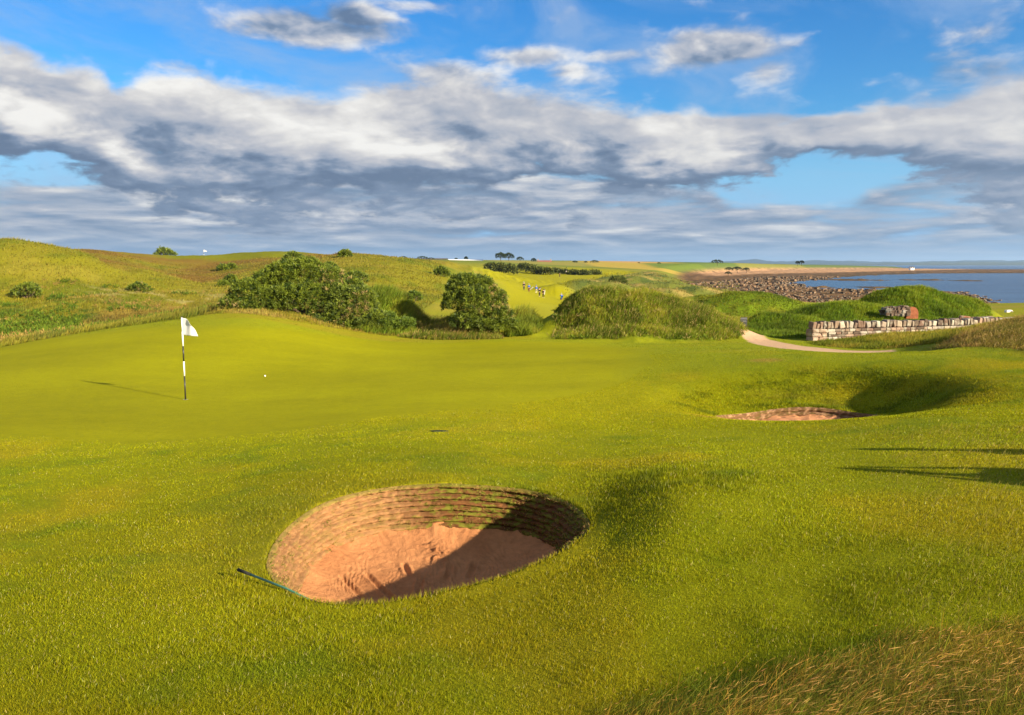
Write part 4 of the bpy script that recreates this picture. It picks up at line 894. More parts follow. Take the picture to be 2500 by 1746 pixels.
wa = np.array([at(1975, 833, 41.7)[0], 41.7]); wb = np.array([at(2440, 800, 45.2)[0], 45.2]); wv = wb-wa; WL = np.linalg.norm(wv); wd = wv/WL; wn_ = np.array([-wd[1], wd[0]]); wrz = math.atan2(wd[1], wd[0])
wall = empty('stone_wall', (wa[0], wa[1], 0)); tag(wall, 'low dry stone wall with upright coping stones beside the pink path', 'wall')
WT = at(1975, 786, 41.7)[2]; CO = .36
def wz(t): return WT-.0*t
body = Stones(); cop = Stones(); end = Stones()
gz = [float(H(*(wa+wd*t))) for t in np.linspace(0, WL, 40)]
t = .95
row_h = .13; zlo = min(gz)-.2
z = WT-CO-.02
while z > zlo:
    hh = random.uniform(.10, .17); t = random.uniform(.9, 1.0)
    while t < WL:
        l = random.uniform(.2, .5); p = wa+wd*(t+l/2)
        if z > np.interp(t, np.linspace(0, WL, 40), gz)-.3:
            for sgn in (-1, 1): q = p+wn_*sgn*.15; body.add((q[0]-wa[0], q[1]-wa[1], z-hh/2), (l*.97, .33, hh*.96), wrz+random.uniform(-.05,.05), 0, tint())
        t += l
    z -= hh
t = .05
while t < WL:
    l = random.uniform(.16, .44) if t > 1 else random.uniform(.16, .26); p = wa+wd*(t+l/2); hh = CO*random.uniform(.74, 1.1)*(1 if t > .9 else 1)
    cop.add((p[0]-wa[0], p[1]-wa[1], WT-CO+hh/2), (l*.84, .46, hh), wrz+random.uniform(-.12,.12), random.uniform(-.24,.24), tint()); t += l
z = WT-CO; k = 0
while z > zlo:
    hh = .21; off = .0 if k % 2 else .0; w1 = (.52, .40) if k % 2 else (.38, .54); x_ = 0
    for wdt in w1:
        p = wa+wd*(x_+wdt/2); end.add((p[0]-wa[0], p[1]-wa[1], z-hh/2), (wdt*.98, .6, hh*.97), wrz, 0, (.30,.20,.14)); x_ += wdt
    z -= hh; k += 1
body.build('wall_face', wall); cop.build('coping', wall); end.build('end_pier', wall)
# broken red stones lying behind the right end of the wall
rb = Stones(); c0 = at(2375, 776, 46.5)
for k in range(9): rb.add((random.uniform(-.75,.75), random.uniform(-.3,.3), random.uniform(.0,.12)), (random.uniform(.35,.8), .35, random.uniform(.12,.28)), random.uniform(-.3,.3), random.uniform(-.15,.15), (.30,.13,.07))
o = rb.build('fallen_stones'); o.location = (c0[0], c0[1], c0[2]-.12); tag(o, 'pile of reddish broken stone behind the right end of the wall', 'stones')
cs = Stones()
for k in range(5): cs.add((k*.42-.8, random.uniform(-.08,.08), random.uniform(-.03,.03)), (.4,.35,.12), random.uniform(-.3,.3), 0, (.45,.42,.36))
c0 = at(2432, 777, 46); o = cs.build('fallen_stones'); o.location = tuple(c0); tag(o, 'pale flat stones just right of the reddish pile', 'stones')
# old vaulted stone flue in the ridge: rough vault with a brick gable face
rn = at(2226, 781, 50.2); ruin = empty('stone_flue', tuple(rn)); tag(ruin, 'small rough stone vault with an orange red arched end in the grassy ridge', 'ruin'); ruin.rotation_euler.z = -.05
va = Stones(); r_ = .52; s_k = 50.2/F
L1 = at(2190, 750, 50.2)[0]-rn[0]; L0 = at(2185, 750, 50.2)[0]-rn[0]
for i in range(6):
    for a in np.linspace(-.05, math.pi+.05, 8):
        va.add((-.35-i*.22+random.uniform(-.06,.06), .5*math.cos(a)*.9+.25+i*.05, .36+(.42+random.uniform(-.03,.05))*math.sin(a)*(1-.05*i)), (random.uniform(.2,.38),.26,.2), random.uniform(-.3,.3), random.uniform(-.3,.3), (.13,.09,.065) if random.random() < .88 else (.30,.27,.22))
va.build('vault', ruin)
mb = MB(); n = 14; prof = [(-.36,.08)]+[(-.36*math.cos(math.pi*k/n), .40+.42*math.sin(math.pi*k/n)) for k in range(n+1)]+[(.36,.08)]
V = [(-.28+.0, 0, 0)]*0
V = [(x-.02, -.10, z) for x, z in prof]+[(x-.02, .25, z) for x, z in prof]; m_ = len(prof)
M_redst = mat_simple('orange_red_sandstone', (.28,.10,.05), .9, .3, 5, .1, bmp=.02)
mesh_py('arched_end', V, [tuple(range(m_))]+[tuple(range(2*m_-1, m_-1, -1))]+[(k, k+m_, (k+1) % m_+m_, (k+1) % m_) for k in range(m_)], M_redst, ruin)
pl = Stones()
for k in range(3):
    for j in range(2): pl.add((-.22+j*.42+(.05 if k % 2 else 0), .06, -.12-k*.2), (.42,.42,.19), 0, 0, (.46,.36,.24))
pl.build('base_stones', ruin)
# sign on the grass
sg = at(1815, 797, 45); z0 = float(H(sg[0], sg[1])); S = empty('notice_board', (sg[0], sg[1], z0), .12); tag(S, 'small black notice board with white lettering beside the path', 'sign')
zt = at(1815, 775, 45)[2]-z0; zb = at(1815, 786, 45)[2]-z0
MB().box((0,0,(zt+zb)/2), (.40,.03,zt-zb)).build('upper_panel', M_black, S, bevel=.006)
MB().box((.09,0,zb-.145), (.22,.035,.27)).build('lower_panel', M_black, S, bevel=.006)
for x in (-.0,): MB().box((.19,.03,(zt)/2-.1), (.04,.04,zt+.2)).build('post', mat_simple('grey_post', (.25,.25,.24), .8), S)
def text(body_, loc, size, parent, mat):
    cu = bpy.data.curves.new('lettering', 'FONT'); cu.body = body_; cu.size = size; cu.align_x = 'CENTER'; cu.align_y = 'CENTER'; cu.extrude = .001
    o = bpy.data.objects.new('lettering', cu); COL.objects.link(o); dg = bpy.context.evaluated_depsgraph_get(); me = bpy.data.meshes.new_from_object(o.evaluated_get(dg)); bpy.data.objects.remove(o)
    me.materials.clear(); me.materials.append(mat); k = bpy.data.objects.new('lettering', me); link(k, parent); k.location = loc; k.rotation_euler = (math.pi/2, 0, 0); return k
M_lett = mat_simple('pale_lettering', (.35,.35,.34), .6)
# unreadable at this size in the photograph: only rows of pale strokes show
for k, (zz, ww, xx) in enumerate([(zt-.05,.30,0),(zt-.085,.33,0),(zb+.06,.2,.04),(zb+.02,.16,.06)]):
    mb = MB(); x_ = -ww/2
    while x_ < ww/2: l = random.uniform(.012,.03); mb.box((xx+x_+l/2, -.017, zz), (l,.003,.011)); x_ += l+.009
    mb.build('lettering', M_lett, S)
# far buildings
M_roof = mat_simple('red_pantile_roof', (.24,.10,.06), .85, .2, .3); M_harl = mat_simple('pink_harled_wall', (.36,.27,.21), .9, .1, .3); M_wh = mat_simple('white_sheeting', (.80,.80,.80), .6, .05, .2); M_dk = mat_simple('dark_shed_cladding', (.10,.085,.08), .8, .2, .3); M_glass = mat_simple('dark_window_glass', (.03,.04,.05), .15, .1, 1, .5)
def house(u0, u1, vw, vr, vb, y, label, wallm, roofm, name='farmhouse', cat='house', nwin=4, chim=True, depth=8.):
    a = at(u0, vb, y); b = at(u1, vb, y); top = at(u0, vr, y)[2]; eave = at(u0, vw, y)[2]; w = b[0]-a[0]; g = a[2]-.6
    r = empty(name, ((a[0]+b[0])/2, y, g)); tag(r, label, cat); he = eave-g; ht = top-g
    hw, hd = w/2, depth/2
    V = [(-hw,-hd,-2),(hw,-hd,-2),(hw,hd,-2),(-hw,hd,-2),(-hw,-hd,he),(hw,-hd,he),(hw,hd,he),(-hw,hd,he),(-hw,0,ht-.1),(hw,0,ht-.1)]
    mesh_py('wall', V, [(0,1,5,4),(2,3,7,6),(1,2,6,9,5),(3,0,4,8,7)], wallm, r)
    mb = MB(); o_ = .3; rf = [(-hw-o_,-hd-o_,he-.05),(hw+o_,-hd-o_,he-.05),(hw+o_,0,ht),(-hw-o_,0,ht),(hw+o_,hd+o_,he-.05),(-hw-o_,hd+o_,he-.05)]
    V = rf+[(x, yy, z+.2) for x, yy, z in rf]
    roof = mesh_py('roof', V, [(0,1,2,3),(3,2,4,5),(6,9,8,7),(9,11,10,8),(0,6,7,1),(4,10,11,5),(0,3,9,6),(3,5,11,9),(1,7,8,2),(2,8,10,4)], roofm, r)
    if chim:
        for s in (-1, 1): MB().box((s*(hw-.6), 0, ht+.6), (.9,.9,1.8)).build('chimney', wallm, roof)
    for k in range(nwin):
        MB().box((-hw+w*(k+.5)/nwin, -hd-.03, he*.5+.2), (1.0,.1,1.2)).build('window', M_glass, r)
    return r
house(1312, 1346, 640.0, 636.2, 644, 790, 'low farmhouse with a red pantile roof on the skyline', M_harl, M_roof)
house(1002, 1092, 633., 631.2, 638, 660, 'long dark low shed on the skyline right of the knoll', M_dk, M_dk, 'farm_shed', 'shed', 0, False)
house(2221, 2230, 653., 651.4, 655, 1150, 'tiny white cottage on the low headland beyond the beach', M_wh, M_dk, 'cottage', 'house', 2, False, 6.)
house(1300, 1310, 640.5, 638, 644, 800, 'small pale outbuilding joined to the left of the farmhouse', M_harl, M_dk, 'farm_outbuilding', 'house', 1, False, 6.)
# polytunnel: long low white arch
a = at(1094, 637, 700); b = at(1180, 637, 700); top = at(1094, 633.4, 700)[2]; w_ = b[0]-a[0]; hgt = top-a[2]+1; pt = empty('greenhouse', ((a[0]+b[0])/2, 700, a[2]-1)); tag(pt, 'long low white polytunnel greenhouse on the skyline', 'greenhouse')
n = 12; V = []; 
for s in (-1, 1):
    for k in range(n+1): V.append((s*w_/2, -4*math.cos(math.pi*k/n), hgt*math.sin(math.pi*k/n)**.6))
mesh_py('cover', V, [(k, k+n+1, k+n+2, k+1) for k in range(n)]+[tuple(range(n, -1, -1)), tuple(range(n+1, 2*n+2))], M_wh, pt, True)
for s in (-1, 1): MB().box((s*(w_/2+.06), 0, 1), (.08, 2.4, 2.2)).build('door', M_dk, pt)
# white tee marker stone on the far right lawn
c = at(2462, 757, 92); st_ = Stones(); st_.add((0,0,.12), (.75,.4,.3), .2, 0, (.62,.6,.55)); st_.add((.3,-.1,.05), (.3,.3,.18), .5, 0, (.2,.18,.15)); o = st_.build('marker_stone'); o.location = (c[0], 92, float(H(c[0], 92))); tag(o, 'pale boulder on the lawn strip by the sea at the right edge', 'stone')
# shore boulders: what nobody could count
def rocks(name, N, label, gen, sizes, seed):
    base_ = [stone((0,0,0), (1,1,1), 0, 0, s) for s in range(8)]
    V = []; Fc = []; K = []; n = 0; got = 0; P = gen(N)
    for (x, y, sz) in P:
        bv, bf = base_[random.randrange(8)]; rz = random.uniform(0, 6.28); c, s = math.cos(rz), math.sin(rz); d = (sz*random.uniform(.7,1.4), sz*random.uniform(.6,1.1), sz*random.uniform(.4,.85)); z = float(Hc(x, y))+d[2]*.2
        tl = random.choice([(.09,.05,.03),(.14,.08,.04),(.20,.115,.06),(.045,.03,.02),(.11,.07,.04)])
        for v in bv: px, py = v[0]*d[0], v[1]*d[1]; V.append((x+px*c-py*s, y+px*s+py*c, z+v[2]*d[2])); K.append(tl)
        Fc += [tuple(i+n for i in f) for f in bf]; n += len(bv)
    o = mesh_py(name, V, Fc, M_stone); a = o.data.color_attributes.new('Col', 'FLOAT_COLOR', 'POINT'); cc = np.ones((len(V), 4), np.float32); cc[:, :3] = K; a.data.foreach_set('color', cc.ravel())
    return tag(o, label, 'rocks', kind='stuff')
_hx = {}
def Hc(x, y): return _hz[(x, y)]
def shore_gen(N):
    global _hz
    r = np.exp(rng.uniform(math.log(165), math.log(700), N*6)); a = np.radians(rng.uniform(8, 34, N*6)); x = r*np.sin(a); y = r*np.cos(a); z, m = H(x, y, True)
    sdw = sdpoly(x, y, WATER); k = (m > .35) & (z > SEA-.35) & ((sdw < 12)) & (fbm(x/9, y/9, 171, 3) > -.12+.0*x) & (zone(x, y, PU([(1560,330),(1700,400),(1850,600),(2200,800),(2700,1500),(1640,700),(1540,420)]), 5) < .5)
    x, y, z = x[k][:N], y[k][:N], z[k][:N]; sz = (.3+.8*rng.random(len(x))**3)*np.clip(y/230, .8, 1.9); _hz = {(p, q): w for p, q, w in zip(x, y, z)}
    return list(zip(x, y, sz))
rocks('shore_rocks', 5200, 'brown boulders and rock ledges along the shore', shore_gen, None, 3)
# ------------------------------------------------------------------ people
def skin_mesh(name, chains, mat, parent, sub=1):
    """chains: list of [(point, radius), ...]; equal points are welded so limbs join"""
    bm = bmesh.new(); lay = bm.verts.layers.skin.verify(); idx = {}
    def vert(p, r):
        k = tuple(round(c, 4) for c in p)
        if k not in idx:
            v = bm.verts.new(p); rr = r if hasattr(r, '__len__') else (r, r); v[lay].radius = rr; idx[k] = v
        return idx[k]
    first = None
    for ch in chains:
        pv = None
        for p, r in ch:
            v = vert(p, r)
            if first is None: first = v; v[lay].use_root = True
            if pv is not None and pv != v and not bm.edges.get((pv, v)): bm.edges.new((pv, v))
            pv = v
    me = bpy.data.meshes.new(name); bm.to_mesh(me); bm.free(); me.materials.append(mat)
    o = bpy.data.objects.new(name, me); link(o, parent)
    s = o.modifiers.new('skin', 'SKIN'); s.use_smooth_shade = True; s.branch_smoothing = .6
    if sub: q = o.modifiers.new('sub', 'SUBSURF'); q.levels = sub; q.render_levels = sub
    return o
M_skin = mat_simple('skin', (.48,.27,.18), .55, .06, 10, .3)
def cloth(name, c): return mat_simple(name, c, .9, .18, 9, .1)
PM = dict(navy=cloth('navy_cloth', (.02,.025,.05)), blue=cloth('bright_blue_cloth', (.02,.13,.55)), black=cloth('black_cloth', (.018,.018,.02)), white=cloth('white_cloth', (.55,.55,.53)), cream=cloth('cream_cloth', (.62,.58,.36)), rust=cloth('rust_cloth', (.42,.13,.05)), grey=cloth('grey_cloth', (.2,.2,.2)), maroon=cloth('maroon_cloth', (.18,.04,.05)), brown=cloth('brown_hair', (.09,.05,.03)))
def V3(*a): return Vector(a)
def person(loc, rz, label, top, legs, cap, pose='walk', group=None, h=1.76, lean=0., arms=None):
    r = empty('person', loc, rz); tag(r, label, 'person', group); k = h/1.76
    st = {'walk': .27, 'stand': .04, 'crouch': .1}[pose]; hip = .93 if pose != 'crouch' else .55
    pel = V3(0,0,hip); ch = V3(0, lean*.5, hip+.40); nk = V3(0, lean*.62, hip+.545); hd = V3(0, lean*.68+.02, hip+.70)
    J = {}
    for s, side in ((-1,'l'),(1,'r')):
        f = st*s; hj = V3(s*.095,0,hip-.03); J['hip'+side] = hj
        if pose == 'crouch': J['kn'+side] = V3(s*.16,.30,.45 if s > 0 else .28); J['an'+side] = V3(s*.15,.12 if s > 0 else -.05,.09)
        else: J['kn'+side] = V3(s*.10, f*.62+.03, .49); J['an'+side] = V3(s*.10, f, .09+(.05 if f < 0 and st > .1 else 0))
        J['toe'+side] = J['an'+side]+V3(s*.02,.17,-.055)
        sh = ch+V3(s*.175,0,.085); J['sh'+side] = sh
        a = (arms or {}).get(side)
        if a: J['el'+side] = V3(*a[0]); J['wr'+side] = V3(*a[1])
        elif pose == 'crouch': J['el'+side] = sh+V3(s*.07,.17,-.22); J['wr'+side] = sh+V3(s*.0,.38,-.35)
        else: J['el'+side] = sh+V3(s*.06,-f*.35-.02,-.27); J['wr'+side] = sh+V3(s*.08,-f*.8+.08,-.50)
    q = lambda v: tuple(v*k)
    chains = [[(q(pel),(.13*k,.10*k)),(q((pel+ch)/2),(.125*k,.09*k)),(q(ch),(.135*k,.095*k)),(q(nk),.055*k),(q(hd+V3(0,.01,-.05)),(.062*k,.075*k)),(q(hd+V3(0,0,.04)),(.078*k,.092*k)),(q(hd+V3(0,-.005,.105)),(.05*k,.06*k))]]
    chains.append([(q(hd+V3(0,.01,-.05)),.06*k),(q(hd+V3(0,.115,-.01)),.012*k)])                   # nose
    for s in ('l','r'):
        chains.append([(q(pel),.1*k),(q(J['hip'+s]),.088*k),(q((J['hip'+s]+J['kn'+s])/2),.078*k),(q(J['kn'+s]),.055*k),(q(J['kn'+s]*.6+J['an'+s]*.4),.055*k),(q(J['an'+s]),.036*k),(q(J['toe'+s]),.032*k)])
        e, w_ = J['el'+s], J['wr'+s]; d = (w_-e).normalized(); hnd = w_+d*.075
        chains.append([(q(ch),.1*k),(q(J['sh'+s]),.056*k),(q((J['sh'+s]+e)/2),.047*k),(q(e),.038*k),(q(e*.5+w_*.5),.036*k),(q(w_),.024*k),(q(hnd),(.036*k,.018*k))])
        x_ = d.cross(V3(0,1,0.2)).normalized()
        for t in range(4):
            b0 = hnd+x_*(t-1.5)*.019; L_ = (.062,.075,.07,.055)[t]
            chains.append([(q(hnd),.02*k),(q(b0+d*.03),.0095*k),(q(b0+d*(.03+L_*.5)+V3(0,.008,0)),.009*k),(q(b0+d*(.03+L_*.95)+V3(0,.024,0)),.007*k)])
        chains.append([(q(w_),.024*k),(q(w_+d*.03-x_*.034+V3(0,.01,0)),.012*k),(q(w_+d*.075-x_*.045+V3(0,.02,0)),.009*k)])
    skin_mesh('body', chains, M_skin, r)
    T = [[(q(pel+V3(0,0,.0)),(.165*k,.125*k)),(q((pel+ch)/2),(.158*k,.122*k)),(q(ch),(.165*k,.125*k)),(q(nk+V3(0,0,-.02)),.07*k)]]
    for s in ('l','r'): T.append([(q(ch),.12*k),(q(J['sh'+s]),.078*k),(q((J['sh'+s]+J['el'+s])/2),.066*k),(q(J['el'+s]),.056*k),(q(J['el'+s]*.1+J['wr'+s]*.9),.04*k)])
    skin_mesh('jacket', T, PM[top], r)
    T = [[(q(pel+V3(0,0,.08)),(.135*k,.11*k)),(q(pel+V3(0,0,-.01)),(.14*k,.115*k))]]
    for s in ('l','r'): T.append([(q(pel+V3(0,0,-.01)),.12*k),(q(J['hip'+s]+V3(0,0,-.05)),.105*k),(q((J['hip'+s]+J['kn'+s])/2),.095*k),(q(J['kn'+s]),.075*k),(q(J['kn'+s]*.5+J['an'+s]*.5),.068*k),(q(J['an'+s]*.9+J['kn'+s]*.1),.055*k)])
    skin_mesh('trousers', T, PM[legs], r)
    for s in ('l','r'):
        a, b = J['an'+s], J['toe'+s]; skin_mesh('shoe', [[(q(a+V3(0,-.04,-.03)),(.045*k,.05*k)),(q((a+b)/2+V3(0,0,-.01)),(.048*k,.045*k)),(q(b+V3(0,.02,.0)),(.045*k,.03*k))]], PM['black' if legs != 'black' else 'white'], r)
    mb = MB(); c = q(hd+V3(0,-.005,.075)); mb.ball(c, (.098*k,.115*k,.075*k), 14, 8); mb.ball(q(hd+V3(0,.12,.07)), (.07*k,.075*k,.012*k), 12, 6); mb.build('cap', PM[cap], r, True)
    mb = MB(); mb.ball(q(hd+V3(0,-.035,.015)), (.088*k,.085*k,.095*k), 12, 8); mb.build('hair', PM['brown'], r, True)
    MB().ball(q(hd+V3(0,.09,-.055)), (.026*k,.008*k,.007*k), 8, 6).build('mouth', PM['maroon'], r, True)
    for s in (-1, 1):
        MB().ball(q(hd+V3(s*.032,.093,.02)), (.012*k,.008*k,.009*k), 8, 6).build('eye', PM['black'], r, True)
        MB().ball(q(hd+V3(s*.088,.0,.0)), (.012*k,.022*k,.033*k), 8, 6).build('ear', M_skin, r, True)
    return r
GRP = 'golfers and caddies walking away down the fairway'
def golfbag(loc, rz, label, m1, m2, tilt=.35):
    r = empty('golf_bag', loc, rz); r.rotation_euler.x = tilt; tag(r, label, 'golf bag', 'golf bags')
    MB().tube([(0,0,0),(0,0,.06),(0,0,.78),(0,0,.84)], [.085,.09,.085,.095], 14).build('bag', PM[m1], r, True)
    MB().box((0,.10,.32), (.13,.07,.36)).build('pocket', PM[m2], r, bevel=.02)
    for k in range(6):
        a = k*1.05; p = (.07*math.cos(a), .07*math.sin(a), .8); q_ = (.09*math.cos(a), .09*math.sin(a), 1.08+.03*(k % 3)); c = MB().tube([p, q_], .008, 6).ball((q_[0], q_[1]+.03, q_[2]), (.025,.05,.03), 8, 6); c.build('club', M_dk if k % 2 else PM['grey'], r, True)
    return r
def fa(u, y): g = at_g(u, y); return (g[0], g[1], g[2]+.0)
person(fa(1279,166), .05, 'person in dark clothes with a white cap, leftmost of the walking group', 'navy', 'navy', 'white', 'walk', GRP)
person(fa(1291,164), -.05, 'person in a bright blue jacket carrying a white bag, second of the walking group', 'blue', 'maroon', 'white', 'walk', GRP, lean=.12)
golfbag(tuple(np.array(fa(1293.5,163.6))+[0,0,.62]), 1.2, 'white golf bag on the back of the second walker', 'white', 'maroon', .9)
person(fa(1309,165), 0, 'person in a bright blue jacket with cream trousers, near the middle of the walking group', 'blue', 'cream', 'blue', 'walk', GRP)
golfbag(tuple(np.array(fa(1311.5,164.6))+[0,0,.70]), 1.0, 'pale golf bag carried by the walker in cream trousers', 'white', 'grey', 1.0)
person(fa(1317,158), .1, 'person all in black between the cream trousered walker and the white sleeved one', 'black', 'black', 'black', 'walk', GRP)
person(fa(1326.5,156), -.1, 'person in black with white showing at the back, rightmost of the close group', 'black', 'black', 'navy', 'walk', GRP)
golfbag(tuple(np.array(fa(1328.5,155.6))+[0,0,.75]), .4, 'slim white golf bag slung on the rightmost walker of the close group', 'white', 'white', .3)
person(fa(1371,160), .2, 'person in bright blue bending at the foot of the dune, apart from the others', 'blue', 'maroon', 'white', 'crouch', GRP, lean=.25)
golfbag(tuple(np.array(fa(1369,159.5))+[0,0,.1]), 2.2, 'dark golf bag beside the bending person in blue', 'navy', 'blue', .7)
GR2 = 'players on the far green'
person(fa(1340,415), 1.2, 'tiny person in rust red leaning forward on the far green', 'rust', 'rust', 'white', 'walk', GR2, lean=.45, h=2.)
person(fa(1366,370), .3, 'tiny person in black standing below the far flag', 'black', 'black', 'black', 'stand', GR2, h=2.)
person(fa(1382,400), .3, 'tiny person in white top right of the far flag', 'white', 'black', 'white', 'stand', GR2, h=2.)
person(fa(1386,402), -.3, 'tiny person in dark clothes close beside the one in white', 'black', 'navy', 'navy', 'stand', GR2, h=2.)
# the two who stand just outside the picture on the right; their shadows reach into it
def shadow_foot(u, v, h):
    q = raycast(u, v, H0); d = np.array([math.sin(SUN_AZ), math.cos(SUN_AZ)]); z0 = float(H(q[0], q[1]))
    for t in np.linspace(2, 9, 400):
        p = q[:2]+d*t
        if z0+t*math.tan(SUN_EL) >= float(H(p[0], p[1]))+h: return (p[0], p[1], float(H(p[0], p[1])))
    return (p[0], p[1], float(H(p[0], p[1])))
person(shadow_foot(2190,1099,1.80), .8, 'standing person in dark clothes whose upper long shadow lies over the right lawn', 'navy', 'grey', 'navy', 'stand', 'onlookers just outside the right edge', h=1.9)
person(shadow_foot(2122,1149,1.84), .95, 'standing person with elbow raised whose lower long shadow lies over the right lawn', 'black', 'navy', 'black', 'stand', 'onlookers just outside the right edge', h=1.9, arms={'r': ((.50,.10,1.32),(.26,.28,1.52)), 'l': ((-.36,.14,1.22),(-.10,.30,1.48))})
# ------------------------------------------------------------------ far hills over the water
def hills(name, dist, prof, col):
    m, nt, b = new_mat(name+'_cover'); P = geopos(); n = noise(P, .0012, 5, .6); c = mixc(smooth(n, .4, .6), tuple(.7*q for q in col), col); set_in(b, Base_Color=c, Roughness=1.); b.inputs['Specular IOR Level'].default_value = 0
    us = np.linspace(prof[0][0], prof[-1][0], 260); h = np.interp(us, [p[0] for p in prof], [p[1] for p in prof])   # rise above the sea horizon, in pixels
    h = h*(1+.10*fbm(us/60, us*0, 181, 4))+1.2*fbm(us/22, us*0, 183, 3)
    rows = [(-1.,0.),(-.6,.25),(-.3,.7),(0,1.),(.4,.75),(1.,0.)]; V = []
    for dd, k in rows:
        D = dist+dd*2500
        for u, q in zip(us, h):
            x = (u-1250)/F*D; V.append((x, D, CAMZ+max(0, q)/F*dist*k*(1+.12*float(fbm(u/30, dd*3, 185, 2)))-(12 if k < .1 else 4)))
    n = len(us); i = np.arange(len(rows)-1)[:,None]; j = np.arange(n-1)[None]
    return tag(mesh_np(name, V, np.stack([i*n+j, i*n+j+1, (i+1)*n+j+1, (i+1)*n+j], -1).reshape(-1, 4), m, smooth=True), kind='structure')
hills('hills', 15000, [(1560,0),(1690,3),(1740,8),(1790,9),(1840,13),(1880,10),(1930,9),(1990,11),(2080,9),(2180,7),(2260,8),(2330,10),(2420,11),(2520,12),(2900,14),(3600,12)], (.03,.04,.03))
hills('far_shore', 11500, [(1900,0),(2080,3.5),(2200,5),(2330,7),(2500,8),(2800,9),(3600,8)], (.09,.10,.05))
hz = MB().box((0, 11000, 120), (44000, 46000, 320)).build('haze', None); tag(hz, kind='stuff'); hz['label'] = 'thin sea haze over the far coast'; hz['category'] = 'haze'
m = bpy.data.materials.new('haze_air'); m.use_nodes = True; nt = m.node_tree; nt.nodes.remove(nt.nodes['Principled BSDF']); v = nt.nodes.new('ShaderNodeVolumePrincipled'); v.inputs['Color'].default_value = (.45,.68,1,1); v.inputs['Density'].default_value = 5e-5; v.inputs['Anisotropy'].default_value = .2
nt.links.new(v.outputs[0], nt.nodes['Material Output'].inputs['Volume']); hz.data.materials.append(m)
